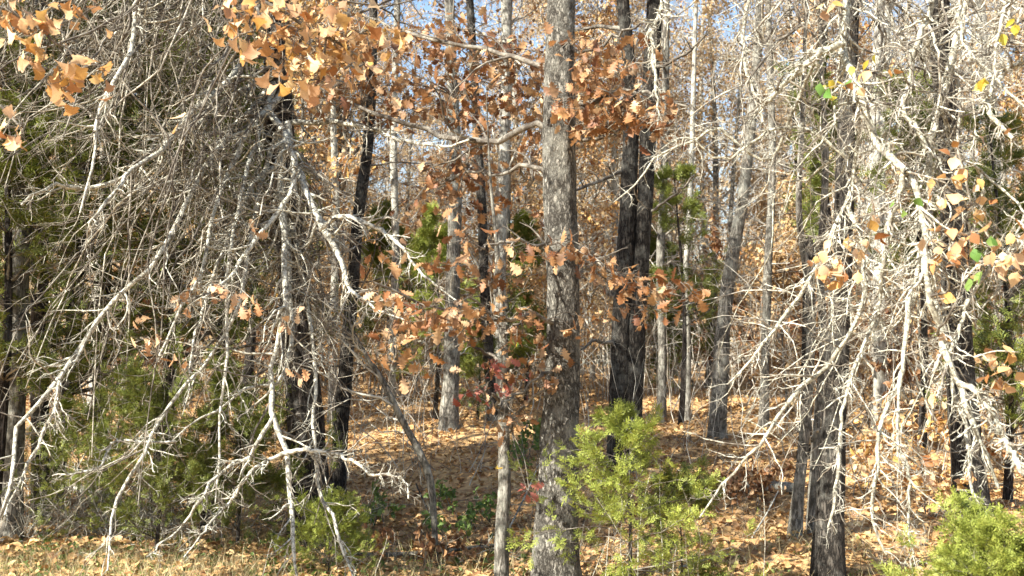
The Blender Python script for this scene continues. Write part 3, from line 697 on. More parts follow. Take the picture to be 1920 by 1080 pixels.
SP = [
    ([(548, 640, 5), (540, 670, 5), (526, 715, 4.5), (490, 722, 4), (455, 735, 3.5), (420, 757, 3), (395, 778, 2.5), (355, 795, 2), (322, 828, 1.5)], (7.6, 7.0)),
    ([(535, 560, 6), (520, 640, 6), (510, 720, 6), (513, 785, 6), (535, 835, 6), (541, 890, 5.5), (546, 955, 5), (549, 1010, 4.5), (552, 1060, 3.5), (562, 1110, 2)], (7.4, 6.6)),
    ([(512, 782, 5), (490, 822, 4.5), (468, 856, 4), (435, 872, 3.5), (405, 893, 3.5), (378, 935, 3), (345, 985, 2.5), (305, 1018, 2), (275, 1045, 1.5)], (7.1, 6.5)),
    ([(538, 848, 5), (575, 843, 4.5), (620, 848, 4), (660, 862, 3.5), (698, 890, 3), (735, 888, 2.5), (762, 905, 2), (766, 935, 1.5)], (6.95, 6.6)),
    ([(540, 852, 5), (505, 862, 4), (480, 876, 3.5), (455, 908, 3), (428, 945, 3), (400, 975, 2.5), (378, 1003, 2), (345, 1045, 1.5)], (6.95, 6.5)),
    ([(592, 700, 4), (585, 780, 4), (592, 850, 4), (600, 925, 4), (628, 972, 3.5), (640, 1020, 3), (652, 1060, 2.5), (668, 1100, 1.5)], (7.5, 6.8)),
    ([(450, 560, 4), (400, 660, 4), (335, 738, 4), (298, 790, 4), (275, 832, 4), (268, 865, 4), (222, 928, 3.5), (207, 990, 3), (202, 1070, 2)], (7.4, 6.4)),
    ([(300, 480, 5), (240, 540, 5), (185, 600, 5), (130, 680, 5), (92, 738, 5), (36, 792, 4.5), (28, 835, 4), (26, 890, 4), (-2, 975, 3)], (7.2, 6.2)),
    ([(190, 590, 4), (150, 660, 4), (115, 705, 4), (104, 765, 4), (74, 825, 3.5), (42, 890, 3), (8, 968, 2)], (7.0, 6.3)),
    ([(330, 828, 3), (280, 830, 3), (232, 826, 3), (205, 836, 3), (190, 872, 3), (150, 885, 2.5), (98, 892, 1.5)], (7.0, 6.7)),
    ([(430, 480, 4), (428, 600, 4), (424, 700, 3.5), (412, 765, 3), (411, 860, 2.5), (404, 945, 1.5)], (7.4, 6.9)),
    ([(540, 230, 8), (550, 300, 9), (570, 348, 9), (590, 395, 8), (612, 440, 7), (640, 490, 6), (660, 545, 4.5), (700, 575, 3), (760, 600, 2)], (8.2, 6.8)),
    ([(500, 200, 8), (530, 245, 8), (548, 290, 8), (552, 330, 7), (520, 400, 6), (470, 460, 5), (430, 520, 4), (380, 560, 2)], (8.3, 6.9)),
    ([(600, 430, 5), (640, 405, 5), (700, 425, 5), (745, 455, 4), (790, 510, 3), (850, 560, 2), (900, 590, 1.5)], (7.4, 6.7)),
    ([(520, 60, 9), (460, 115, 8), (420, 160, 8), (370, 200, 7), (330, 245, 7), (300, 285, 6), (245, 318, 5), (215, 360, 4), (165, 420, 3)], (8.4, 6.6)),
    ([(300, -60, 5), (256, 0, 5), (252, 55, 5), (240, 110, 5), (214, 150, 5), (192, 192, 4.5), (181, 240, 4), (170, 320, 3), (150, 400, 2)], (7.4, 6.4)),
    ([(520, 130, 9), (440, 180, 8), (360, 240, 7), (290, 285, 7), (235, 330, 6), (150, 355, 5), (100, 345, 4), (40, 385, 3)], (8.4, 6.9)),
    ([(525, 180, 8), (470, 240, 7), (430, 320, 6), (400, 400, 5), (380, 500, 4), (330, 600, 3), (290, 690, 2)], (8.4, 6.9)),
    ([(530, 300, 7), (480, 340, 6), (440, 420, 5), (400, 520, 4), (370, 620, 3), (355, 700, 2)], (8.4, 7.0)),
    ([(525, 235, 7), (610, 228, 6), (690, 240, 5), (750, 262, 4), (830, 275, 3), (880, 262, 2)], (8.4, 7.2)),
]
def trunk_at(py):
    x = np.interp(py, [-400, -10, 120, 250, 380, 500, 640, 760, 1000], [520, 520, 520, 525, 536, 548, 560, 570, 588]); return pt(x, py, LD)
Ps, Rs = [], []
def crook(n, a):
    w = np.repeat(rng.normal(size=(n // 3 + 2, 3)), 3, 0)[:n]
    w = np.cumsum(w, 0) * a * .8 + rng.normal(size=(n, 3)) * a * .15
    return w - np.linspace(0, 1, n)[:, None] * w[-1] * .6
for pts, d in SP:
    s0 = pt(pts[0][0], pts[0][1], d[0]); ty = pts[0][1]
    if min(np.linalg.norm(trunk_at(ty + k) - s0) for k in (-60, 0, 60)) > .45 and min([9.] + [np.linalg.norm(q - s0, axis=1).min() for q in Ps]) > .15:
        m_ = len(pts); dd = list(np.linspace(d[0], d[1], m_)); tx, ty2 = 540, max(ty - 330, -300); tt = trunk_at(ty2); tx = proj(tt)[0]
        pts = [(tx, ty2, pts[0][2] * 1.5), ((tx * .45 + pts[0][0] * .55), ty - 190, pts[0][2] * 1.25)] + pts; d = [LD, (LD + dd[0]) / 2] + dd
    Q, r = line(pts, d, 26, .04, .006); r = r * .85; Ps.append(Q[::1][np.linspace(0, 25, 22).round().astype(int)]); Rs.append(r[np.linspace(0, 25, 22).round().astype(int)])
    a = Acc(); tubes(a, Q, r, 8, rough=.1); part('limb', a, M['limb'], left)
# limbs of the tangle: out of the crown and down to the left, side by side
for i in range(112):
    if i < 92:
        ys = rng.uniform(-700, 430); s = trunk_at(ys)
        if i % 2: s = pt(rng.uniform(120, 500), rng.uniform(-220, 60), rng.uniform(7.4, 8.6)); ys = proj(s)[1]
        L = rng.uniform(180, 520); an = math.radians(rng.normal(46, 15))
        ex = proj(s)[0] - L * math.cos(an) * rng.uniform(.85, 1.15); ey = ys + L * math.sin(an) * 1.25
        if ex < -160: ex = rng.uniform(-160, 60)
        if i % 4 == 0: ex, ey = rng.uniform(-60, 420), rng.uniform(620, 900)
        e = pt(ex, min(ey, 1000), rng.uniform(6.3, 8.4))
        c = s + (e - s) * np.array([.55, .5, .3]) + np.array([0, 0, rng.uniform(-.1, .45)])
        R0 = rng.uniform(.008, .018)
    else:
        ys = rng.uniform(150, 480); s = trunk_at(ys); ex = rng.uniform(410, 660); ey = ys + rng.uniform(200, 420)
        e = pt(ex, ey, rng.uniform(7.2, 8.2)); c = (s + e) / 2 + np.array([(ex - 540) / 1920 * 5, -.2, .25]); R0 = rng.uniform(.007, .014)
    Q = bez(s, c, e, 22); Q[1:] += crook(21, .06) + crook(21, .03)
    r = R0 * (1 - .75 * np.linspace(0, 1, 22))
    Ps.append(Q); Rs.append(r)
    a = Acc(); tubes(a, Q, r, 7, rough=.06); part('limb', a, M[['twig', 'twigd', 'twigd'][i % 3]], left)
P = np.array(Ps); R = np.array(Rs)
P2, R2 = sprout(P, R, 12, .1, 1, (50, 20), (.1, .36), 8, .24, .025, .5, .0024)
P3, R3 = sprout(P2, R2, 5, .15, 1, (50, 18), (.3, .6), 5, .28, .0, .6, .0017, lmin=.06)
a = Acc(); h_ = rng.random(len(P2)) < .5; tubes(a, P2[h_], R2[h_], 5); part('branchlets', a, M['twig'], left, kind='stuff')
a = Acc(); tubes(a, P2[~h_], R2[~h_], 5); part('darker_branchlets', a, M['twigd'], left, kind='stuff')  # the other random half, in darker bark
nsp = len(SP); Pa, Ra = sprout(P[:nsp], R[:nsp], 30, .12, 1, (48, 18), (.04, .18), 7, .18, .02, .55, .0022, lmin=.09)
Pb, Rb = sprout(Pa, Ra, 4, .2, 1, (50, 18), (.35, .7), 5, .28, 0, .7, .0016, lmin=.05)
a = Acc(); tubes(a, Pa, Ra, 5); tubes(a, Pb, Rb, 3); part('fine_twigs', a, M['limb'], left, kind='stuff')
h_ = rng.random(len(P3)) < .5; a = Acc(); tubes(a, P3[h_], R3[h_], 3); part('twigs', a, M['twigd'], left, kind='stuff')
a = Acc(); tubes(a, P3[~h_], R3[~h_], 3); part('pale_twigs', a, M['twig'], left, kind='stuff')
cnt = [0]; st = Acc(); tw = Acc(); anch = np.concatenate([P.reshape(-1, 3), P2.reshape(-1, 3)])

# ---- the oak whose leafy boughs reach in over the top left
lo = gbase(-330, 5.2)
over = thing('overhanging_oak', 'orange leaved oak reaching in over the top left corner', 'tree', lo)
P_ = np.array([lo - [0, 0, .1], lo + [0, 0, 1.5], lo + [.05, .05, 3.0], lo + [.0, .1, 4.6], lo + [.1, .1, 6.2]]); R_ = np.array([.13, .12, .1, .07, .02])
tr, Qv, rv = trunk_part(over, P_, R_, M['dark'], 1.3, 14, 50)
crown_above(over, Qv, rv, 4.2, 14, 150, 'twigd', 'leafo', 1.6)
def wl_(p): return proj(p)
ov = []
base1 = Qv[int(50 * .42)]; b1 = wl_(base1)
def bough(pts, ds, s):
    P = [s] + [pt(p[0], p[1], d) for p, d in zip(pts, ds)]; R = [.022] + [p[2] / 1920 * d for p, d in zip(pts, ds)]
    Q, r = resample(np.array(P), np.array(R), 18); Q[2:-1] += rng.normal(size=(15, 3)) * .012
    a = Acc(); tubes(a, Q, r, 7, rough=.05); part('limb', a, M['twigd'], over); return Q, r
Bs = [bough([(-100, -60, 6), (120, -40, 5), (330, -50, 5), (480, 0, 4), (600, 60, 3), (680, 110, 2)], [5.2, 5.2, 5.2, 5.2, 5.3, 5.4], Qv[28]),
      bough([(-120, -20, 5), (0, 20, 4), (90, 60, 3), (150, 130, 2)], [5.1, 5.0, 5.0, 5.0], Qv[24]),
      bough([(-150, 120, 5), (-60, 170, 4), (10, 200, 3), (40, 240, 2)], [5.1, 5.0, 5.0, 5.0], Qv[20]),
      bough([(-50, -140, 6), (200, -120, 5), (420, -60, 4), (560, -20, 3), (700, 10, 2)], [5.2, 5.3, 5.4, 5.5, 5.7], Qv[31])]
anch = np.array([b[0] for b in Bs]); P2, R2 = sprout(anch, np.array([b[1] for b in Bs]), 9, .25, 1, (45, 15), (.08, .2), 6, .25, 0, .5, .002)
a = Acc(); tubes(a, P2, R2, 4); part('twigs', a, M['twigd'], over, kind='stuff')
anch = np.concatenate([anch.reshape(-1, 3), P2.reshape(-1, 3)])
O = ['leafo', 'leafo', 'leaft', 'leafo']
for (px, py, sx, sy, n, dd) in [(30, 25, 50, 40, 22, 5), (70, 110, 30, 30, 8, 5), (130, 140, 35, 35, 18, 5), (110, 175, 20, 20, 8, 5), (20, 245, 35, 30, 14, 4.9), (150, 20, 40, 30, 12, 5), (190, 140, 20, 20, 5, 5),
    (440, 25, 45, 35, 22, 5.2), (530, 25, 45, 35, 26, 5.2), (560, 80, 50, 40, 28, 5.2), (480, 70, 40, 35, 16, 5.2), (530, 135, 40, 30, 12, 5.2), (620, 60, 50, 40, 26, 5.3), (590, 145, 35, 30, 14, 5.3), (680, 45, 45, 40, 18, 5.4), (660, 110, 45, 35, 14, 5.4), (740, 90, 40, 30, 10, 5.6),
    (350, 235, 10, 10, 2, 5.2), (60, 60, 40, 30, 10, 5)]:
    cluster(over, anch, px, py, dd, sx, sy, int(n * 1.2), 'bj', O, .05, .095, cnt, st, tw, .14, .35)
part('leafy_twigs', tw, M['twigd'], over, kind='stuff'); part('foliage', st, M['leafo'], over, kind='stuff')
# withered tan leaves caught on the cedar's tangle
cnt = [0]; st = Acc(); tw = Acc(); anch = P.reshape(-1, 3)
for (px, py, sx, sy, n, dd) in [(420, 545, 40, 20, 12, 6.9), (340, 570, 25, 20, 8, 6.9), (262, 630, 18, 25, 10, 6.7), (265, 655, 8, 12, 4, 6.7), (560, 705, 10, 12, 4, 6.9), (330, 675, 12, 8, 4, 6.9), (545, 600, 14, 18, 5, 7), (470, 435, 14, 12, 4, 7), (740, 560, 45, 20, 14, 6.8), (790, 600, 40, 25, 16, 6.7), (470, 560, 30, 20, 6, 6.9)]:
    cluster(left, anch, px, py, dd, sx, sy, n, 'oak', ['leaft'], .06, .095, cnt, st, tw, .12)
part('leafy_twigs', tw, M['twig'], left, kind='stuff')

# ================================================================== RIGHT TREE WITH PALE DROOPING LIMBS
rb = gbase(2090, 6.4)
right = thing('drooping_tree', 'pale lichened limbs with orange leaves drooping down the right side', 'tree', rb)
P_ = np.array([rb - [0, 0, .1], rb + [-.02, 0, 1.3], rb + [-.1, 0, 2.8], rb + [-.3, -.1, 4.2], rb + [-.5, 0, 6.5]]); R_ = np.array([.14, .125, .11, .08, .02])
tr, Qr, rr_ = trunk_part(right, P_, R_, M['pale'], 1.3, 14, 50)
crown_above(right, Qr, rr_, 4.3, 12, 100, 'twig', 'leafo', 1.6)
RS = [
    ([(1700, -160, 10), (1640, -80, 10), (1596, -20, 10), (1582, 60, 10), (1582, 105, 10), (1600, 150, 10), (1622, 205, 9.5), (1640, 265, 9.5), (1672, 296, 9), (1700, 322, 9)], (6.2, 5.6)),
    ([(1700, 322, 8), (1722, 365, 8.5), (1730, 430, 9), (1734, 500, 9), (1744, 560, 8.5), (1765, 620, 8), (1775, 670, 8), (1796, 718, 7.5), (1816, 776, 7), (1838, 835, 6), (1872, 915, 4)], (5.6, 5.3)),
    ([(1582, 82, 9), (1530, 103, 8), (1492, 138, 7.5), (1466, 160, 7), (1444, 184, 6), (1420, 210, 3), (1405, 240, 2)], (5.8, 5.9)),
    ([(1760, -60, 7), (1748, 0, 7), (1738, 35, 7), (1716, 85, 6.5), (1710, 140, 6), (1692, 202, 6), (1722, 245, 6), (1740, 285, 6)], (5.9, 5.7)),
    ([(1850, -80, 9), (1815, 0, 9), (1790, 90, 9), (1766, 180, 9.5), (1757, 215, 9.5), (1744, 265, 9.5), (1740, 320, 9), (1742, 400, 8), (1750, 480, 7), (1748, 560, 5)], (6.0, 5.7)),
    ([(1700, 322, 8), (1684, 375, 7.5), (1668, 415, 7), (1655, 480, 6), (1650, 560, 5), (1640, 640, 4)], (5.6, 5.8)),
    ([(1796, 718, 8), (1838, 742, 8), (1878, 812, 7.5), (1922, 890, 7)], (5.3, 5.1)),
    ([(1735, 430, 6), (1716, 520, 6), (1700, 600, 6), (1696, 650, 5.5), (1690, 712, 5), (1662, 760, 5), (1647, 825, 5), (1645, 890, 5), (1636, 978, 4), (1662, 1040, 2.5)], (5.6, 5.3)),
    ([(1640, 600, 4), (1600, 700, 4), (1582, 765, 4.5), (1572, 850, 4.5), (1562, 950, 4), (1552, 990, 2)], (5.7, 5.5)),
    ([(1690, 712, 4), (1680, 812, 4), (1688, 845, 4), (1706, 892, 4), (1706, 990, 3.5), (1712, 1090, 2)], (5.4, 5.2)),
    ([(1600, 330, 5), (1560, 440, 5), (1520, 520, 5), (1480, 580, 4.5), (1440, 635, 4), (1400, 680, 3), (1365, 720, 2)], (6.2, 6.0)),
    ([(1620, 560, 5), (1580, 640, 5), (1546, 690, 6), (1500, 728, 6), (1468, 770, 5), (1420, 835, 4), (1362, 900, 3), (1312, 970, 2)], (6.0, 5.8)),
    ([(1590, 300, 5), (1520, 245, 4), (1440, 245, 4), (1360, 300, 3), (1290, 260, 2), (1240, 280, 2)], (6.2, 6.0)),
    ([(1440, 300, 4), (1350, 240, 4), (1300, 265, 3), (1235, 290, 2.5), (1195, 340, 2), (1150, 380, 1.5)], (6.4, 6.4)),
    ([(1950, 100, 8), (1880, 140, 7), (1850, 200, 7), (1900, 260, 5)], (5.6, 5.3)),
    ([(1960, 420, 6), (1880, 480, 5), (1820, 560, 5), (1790, 640, 4), (1760, 740, 3)], (5.6, 5.4)),
    ([(1830, -40, 6), (1800, 10, 5.5), (1812, 90, 5), (1850, 130, 4), (1920, 200, 3)], (5.8, 5.2)),
    ([(1940, -20, 6), (1890, 10, 5), (1870, 80, 4), (1860, 160, 3)], (5.6, 5.2)),
    ([(1750, 560, 6), (1775, 640, 6), (1790, 740, 5.5), (1812, 800, 5), (1820, 900, 4), (1840, 960, 3)], (5.9, 5.6)),
    ([(1440, -60, 5), (1405, 0, 5), (1394, 60, 5), (1398, 120, 4.5), (1412, 170, 4), (1430, 230, 3)], (6.4, 6.1)),
    ([(1260, -60, 5), (1238, 20, 5), (1222, 60, 5), (1226, 110, 4.5), (1232, 160, 4), (1233, 235, 2)], (6.4, 6.2)),
]
Ps, Rs = [], []
for pts, d in RS:
    s0 = pt(pts[0][0], pts[0][1], d[0])
    if pts[0][1] > 90 and pts[0][0] < 1900 and min([9.] + [np.linalg.norm(q - s0, axis=1).min() for q in Ps]) > .15:
        m_ = len(pts); dd = list(np.linspace(d[0], d[1], m_)); qa = np.concatenate(Ps); qa = qa[qa[:, 2] > s0[2] + .5]; q0 = qa[np.argmin(((qa - s0) ** 2).sum(1))]; ax, ay = proj(q0)
        pts = [(ax, ay, pts[0][2] * 1.2), ((ax + pts[0][0]) / 2 + 12, (ay + pts[0][1]) / 2 - 25, pts[0][2] * 1.1)] + pts; d = [q0[1], (q0[1] + dd[0]) / 2] + dd
    Q, r = line(pts, d, 22, .03, .006); r = r * .74; Ps.append(Q); Rs.append(r)
    a = Acc(); tubes(a, Q, r, 9, rough=.1); part('limb', a, M['limbr'], right)
for i in range(72):
    s = pt(rng.uniform(1480, 1980), rng.uniform(-260, 120), rng.uniform(5.8, 6.8))
    if i % 3 == 0: s = pt(rng.uniform(1560, 1900), rng.uniform(200, 500), rng.uniform(5.8, 6.6))
    goleft = rng.random() < .55
    L = rng.uniform(200, 520)
    sx, sy = proj(s)
    an = math.radians(rng.normal(62 if goleft else 75, 12)); ex = sx + (-1 if goleft else 1) * L * math.cos(an); ey = sy + L * math.sin(an)
    e = pt(ex, min(ey, 1010), rng.uniform(5.4, 6.8)); c = s + (e - s) * np.array([.6, .5, .3])
    Q = bez(s, c, e, 22); Q[1:] += crook(21, .035)
    R0 = rng.uniform(.005, .013); r = R0 * (1 - .75 * np.linspace(0, 1, 22)); Ps.append(Q); Rs.append(r)
    a = Acc(); tubes(a, Q, r, 6, rough=.06); part('limb', a, M[['limbr', 'twig', 'twigd'][i % 3]], right)
P = np.array(Ps); R = np.array(Rs)
P2, R2 = sprout(P, R, 14, .1, 1, (52, 18), (.12, .36), 8, .24, .02, .55, .002)
P3, R3 = sprout(P2, R2, 5, .15, 1, (50, 15), (.3, .6), 5, .3, .03, .6, .0016, lmin=.05)
nsp = len(RS); Pa, Ra = sprout(P[:nsp], R[:nsp], 32, .08, 1, (50, 18), (.05, .2), 7, .2, .02, .5, .002, lmin=.08)
Pb, Rb = sprout(Pa, Ra, 4, .2, 1, (50, 18), (.35, .7), 5, .28, 0, .7, .0015, lmin=.05)
a = Acc(); tubes(a, Pa, Ra, 5); tubes(a, Pb, Rb, 3); part('fine_twigs', a, M['limb'], right, kind='stuff')
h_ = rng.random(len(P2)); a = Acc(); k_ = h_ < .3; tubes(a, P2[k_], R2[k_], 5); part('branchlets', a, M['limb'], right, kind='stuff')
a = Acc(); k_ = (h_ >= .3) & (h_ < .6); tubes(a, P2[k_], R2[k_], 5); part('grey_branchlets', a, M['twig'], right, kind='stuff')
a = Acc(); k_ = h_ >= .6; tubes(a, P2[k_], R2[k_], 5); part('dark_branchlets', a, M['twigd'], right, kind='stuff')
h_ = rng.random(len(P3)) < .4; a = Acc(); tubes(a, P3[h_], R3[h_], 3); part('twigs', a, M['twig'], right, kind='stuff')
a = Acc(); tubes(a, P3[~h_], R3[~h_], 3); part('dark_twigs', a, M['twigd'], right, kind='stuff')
anch = np.concatenate([P.reshape(-1, 3), P2.reshape(-1, 3)]); cnt = [0]; st = Acc(); tw = Acc()
for (px, py, sx, sy, n, mats, dd) in [(1545, 500, 40, 30, 20, O, 5.5), (1600, 460, 35, 25, 12, O, 5.5), (1575, 510, 25, 25, 9, O, 5.4), (1640, 405, 12, 12, 3, O, 5.5), (1800, 320, 30, 30, 12, O, 5.4), (1820, 385, 40, 30, 14, O, 5.4), (1760, 375, 18, 14, 5, O, 5.4), (1780, 475, 45, 35, 20, O, 5.4),
    (1800, 440, 40, 25, 10, O, 5.4), (1890, 490, 35, 30, 18, O, 5.1), (1900, 450, 30, 30, 10, O, 5.1), (1880, 680, 35, 25, 14, O, 5.2), (1880, 720, 30, 20, 10, O, 5.2), (1695, 870, 35, 25, 14, O, 5.6), (1730, 900, 30, 20, 9, O, 5.6), (1760, 645, 20, 30, 5, O, 5.5),
    (1745, 550, 15, 15, 3, O, 5.5), (1550, 15, 14, 20, 4, O, 5.6), (1555, 165, 20, 18, 7, ['leafy', 'leafg'], 5.6), (1600, 150, 20, 16, 4, ['leafy', 'leafo'], 5.6), (1895, 50, 12, 16, 3, ['leafy'], 5.3), (1835, 155, 12, 10, 3, ['leafy'], 5.3), (1640, 100, 10, 8, 2, ['leafy'], 5.5),
    (1855, 470, 12, 12, 4, ['leafg'], 5.2), (1816, 515, 12, 10, 3, ['leafg'], 5.2), (1690, 385, 12, 16, 3, ['leafg'], 5.5), (1645, 135, 30, 10, 4, O, 5.5), (1865, 262, 12, 8, 2, ['leafb'], 5.3), (1740, 770, 20, 20, 5, O, 5.5)]:
    cluster(right, anch, px, py, dd, sx, sy, n, 'pl', mats, .05, .085, cnt, st, tw, .12)
part('leafy_twigs', tw, M['twig'], right, kind='stuff'); part('foliage', st, M['leafo'], right, kind='stuff')

# ================================================================== CEDARS
def spray_template():
    v = []; t = []
    def blade(p, d, L, w, up):
        d = unit(np.array(d, float)); s = unit(np.cross(d, up)); b = len(v)
        v.extend([p, p + d * L * .5 + s * w, p + d * L, p + d * L * .5 - s * w]); t.extend([(b, b + 1, b + 2), (b, b + 2, b + 3)])
    up = np.array([0, 0, 1.])
    blade(np.zeros(3), (0, 1, 0), 1, .035, up)
    for k in range(7):
        y = .12 + k * .12; s = 1 if k % 2 else -1; L = .5 * (1 - y * .6)
        p = np.array([0, y, 0]); d = (s * .8, .75, .35 * math.sin(k * 2.1))
        blade(p, d, L, .038, np.array([.3 * s, 0, 1]))
        dd = unit(np.array(d)); blade(p + dd * L * .4, (s * .3, 1, .3 * math.cos(k * 1.7)), L * .5, .032, np.array([0, .3, 1.]))
    return np.array(v), np.array(t)
T_spray = spray_template()
def cedar(name, label, base, H, rad, nb, nspray, ssize, mat, lo=.08, shape=1.0, elev=18, trunk_r=None, group=None, top_clip=None, droop=0.02, lean=(0, 0), bm='twigd', sd=.5):
    root = thing(name, label, 'cedar', base, group)
    n = 9; t = np.linspace(0, 1, n); base = np.array(base)
    P = base + np.stack([lean[0] * t + .02 * H * np.sin(t * 4), lean[1] * t, t * H - .05 * (t == 0)], 1); R = (trunk_r or H * .012) * (1 - .85 * t)
    tr, Q, r = trunk_part(root, P, R, M['shaggy'], 1.2, 8, 24)
    f = lo + (1 - lo) * rng.random(nb) ** .9; k = np.minimum((f * 23).astype(int), 23); az = rng.uniform(0, 6.28, nb)
    el = np.radians(rng.normal(elev, 12, nb) + f * 25)
    D = np.stack([np.cos(az) * np.cos(el), np.sin(az) * np.cos(el), np.sin(el)], 1)
    L = rad * (1.02 - f ** 1.3 * shape) * rng.uniform(.55, 1.15, nb)
    P1, R1 = grow(Q[k], D, np.maximum(L, .08), np.maximum(r[k] * .35, .003), 8, .14, droop, .25, .02)
    P2, R2 = sprout(P1, R1, 7, .2, 1, (42, 14), (.25, .5), 6, .2, 0, .6, .0015, up=.03)
    a = Acc(); tubes(a, P1, R1, 4); tubes(a, P2, R2, 3); part('branches', a, M[bm], root, kind='stuff')
    # sprays along the outer part of each branchlet
    i = rng.integers(0, len(P2), nspray); j = rng.integers(1, 6, nspray); T = unit(P2[i, j] - P2[i, j - 1])
    y = unit(T + rng.normal(size=T.shape) * sd * .9 + np.array([0, 0, .15])); up = unit(rng.normal(size=T.shape) * .6 + np.array([0, 0, 1.]))
    x = unit(np.cross(y, up)); z = np.cross(x, y)
    a = Acc(); scatter(a, T_spray, P2[i, j] + rng.normal(size=T.shape) * .01, rng.uniform(.6, 1.2, nspray) * ssize, (x, y, z))
    part('foliage', a, M[mat], root, kind='stuff', smooth=False)
    return root
cedar('young_cedar', 'bright green young cedar in front of the big oak and twin trunks', gbase(1172, 6.6), 1.28, 1.15, 38, 2300, .08, 'cedarb', .18, .95, 6, droop=.03)
cedar('young_cedar', 'low cedar clump just right of the bright young cedar', gbase(1270, 7.0), .8, .6, 24, 1500, .08, 'cedar', .1, .7)
cedar('young_cedar', 'yellow green cedar filling the lower right corner', gbase(1825, 4.9), .78, .62, 50, 4200, .07, 'cedarb', .15, .6, 35)
cedar('young_cedar', 'small yellow green cedar tip cut by the right frame edge', gbase(1950, 4.7), .74, .5, 40, 2600, .075, 'cedarb', .15, .6, 40)
cedar('young_cedar', 'broad dull green cedar under the white limbs at lower left', gbase(300, 8.0), 1.25, 1.25, 50, 4600, .08, 'cedar', .08, .75)
cedar('young_cedar', 'dark green cedar between lower left cedar and shaggy trunk', gbase(450, 8.5), 1.3, 1.2, 56, 5600, .085, 'cedar', .08, .75)
cedar('young_cedar', 'light green feathery cedar low at the left behind the brush heap', gbase(150, 9.3), 1.0, .9, 46, 2600, .08, 'cedarb', .08, .75)
cedar('young_cedar', 'low green cedar at the foot of the shaggy trunk', gbase(620, 7.7), .42, .6, 34, 1700, .07, 'cedarb', .08, .7)
cedar('tall_cedar', 'tall green cedar behind the pale trunk at left', gbase(110, 10.2), 6.5, 1.8, 140, 11000, .13, 'cedar', .2, .8)
cedar('tall_cedar', 'tall dark cedar behind the middle of the left tangle', gbase(300, 10.2), 7.0, 1.9, 140, 11000, .14, 'cedar', .22, .8)
cedar('tall_cedar', 'green cedar close behind the drooping limbs left of the shaggy trunk', gbase(395, 9.4), 5.2, 1.2, 110, 7500, .12, 'cedar', .3, .7)
cedar('tall_cedar', 'dusky cedar rising at the right of the left tangle', gbase(455, 14.0), 7.0, 1.3, 90, 5000, .15, 'cedard', .35, .8)
cedar('tall_cedar', 'tall cedar crown at the far left frame edge', gbase(-10, 8.4), 4.6, 1.3, 100, 8000, .12, 'cedar', .3, .7)
cedar('mid_cedar', 'green cedar in the wood behind the russet oak leaves', gbase(815, 17.5), 3.6, 1.3, 50, 3000, .17, 'cedarb', .25, .9)
cedar('mid_cedar', 'dark little cedar behind the slim young oak', gbase(895, 17), 1.9, .7, 40, 2200, .15, 'cedard', .1, .9)
cedar('mid_cedar', 'green cedar right of the twin trunks', gbase(1275, 17), 4.3, 1.2, 34, 1500, .17, 'cedar', .4, .8)
cedar('mid_cedar', 'cedar top showing between the dark oak and pale limbs', gbase(1552, 11), 4.6, .9, 40, 2000, .13, 'cedar', .6, .7)
cedar('mid_cedar', 'cedar crown behind the drooping tree near the right edge', gbase(1720, 12), 4.8, 1.0, 60, 3000, .14, 'cedard', .5, .7)
cedar('mid_cedar', 'deep green cedar low behind the right edge trunk', gbase(1880, 11), 4.2, 1.3, 70, 4200, .14, 'cedard', .15, .8)
cedar('mid_cedar', 'pale green cedar far back left of the pale straight trunk', gbase(720, 23), 4.2, 1.5, 50, 2600, .28, 'cedar', .15, .9)
cedar('mid_cedar', 'small far cedar beyond the pale straight trunk', gbase(985, 21), 3.9, 1.0, 50, 2400, .24, 'cedar', .2, .9)
cedar('mid_cedar', 'far cedar deep in the wood right of the twin trunks', gbase(1236, 25), 3.9, 1.6, 50, 2400, .3, 'cedar', .1, .9)

for lb, px_, y_, kk in [('added shade tree outside the frame on the left, nearest the frame', -7.5, 9.5, 0), ('added shade tree far out on the left of the frame', -12.5, 9.5, 2),
                    ('low orange shade tree added outside the left of the frame', -6.8, 8.4, 7), ('russet shade tree added out on the left', -16.0, 8.5, 4), ('tall hazy shade tree added outside the left of the frame', -8.6, 6.6, 0), ('added shade tree close outside the left frame edge', -6.0, 7.3, 5)]:
    c = copy_tree(protos[kk], (px_, y_, float(gz(px_, y_))), rng.uniform(0, 6), 1.0); c['label'] = lb; c['group'] = 'added shade trees of the wood edge to the left'  # unseen wood edge trees, added to throw dappled shade on the ground
# ================================================================== GROUND THINGS
def log(label, p0, p1, r0, r1, mat, name='fallen_log'):
    P = np.array([p0, (np.array(p0) + p1) / 2 + np.array([0, rng.normal() * .05, rng.normal() * .02]), p1]); root = thing(name, label, 'log' if r0 > .04 else 'branch', P[1])
    Q, r = resample(P, [r0, (r0 + r1) / 2, r1], 20)
    a = Acc(); tubes(a, Q, r, 10, rough=.06)
    s0 = 0
    for end, sgn in ((0, 1), (19, -1)):
        ring = a.V[0].reshape(-1, 3)[end * 10:(end + 1) * 10]; b = np.vstack([ring, [Q[end]]]); a.add(b, t=np.array([(k, (k + 1) % 10, 10) for k in range(10)]))
    part('stem', a, M[mat], root)
    P1, R1 = sprout(Q[None], r[None], 6 if r0 > .04 else 9, .1, .95, (50, 15), (.08, .25), 6, .25, 0, .4, .003)
    P1[..., 2] = np.maximum(P1[..., 2], gz(P1[..., 0], P1[..., 1]) + .01)
    a = Acc(); tubes(a, P1, R1, 4); part('snags', a, M['twig'], root, kind='stuff')
def on(px, py, h=0):
    p, d = gpt(px, py); return p + np.array([0, 0, h])
log('long mossy grey log lying on the slope behind the young cedar', on(1225, 915, .08), on(1490, 930, .08), .075, .06, 'grey')
log('grey lichened log lying in the brush at the lower left', on(105, 925, .1), on(205, 945, .06), .05, .04, 'pale')
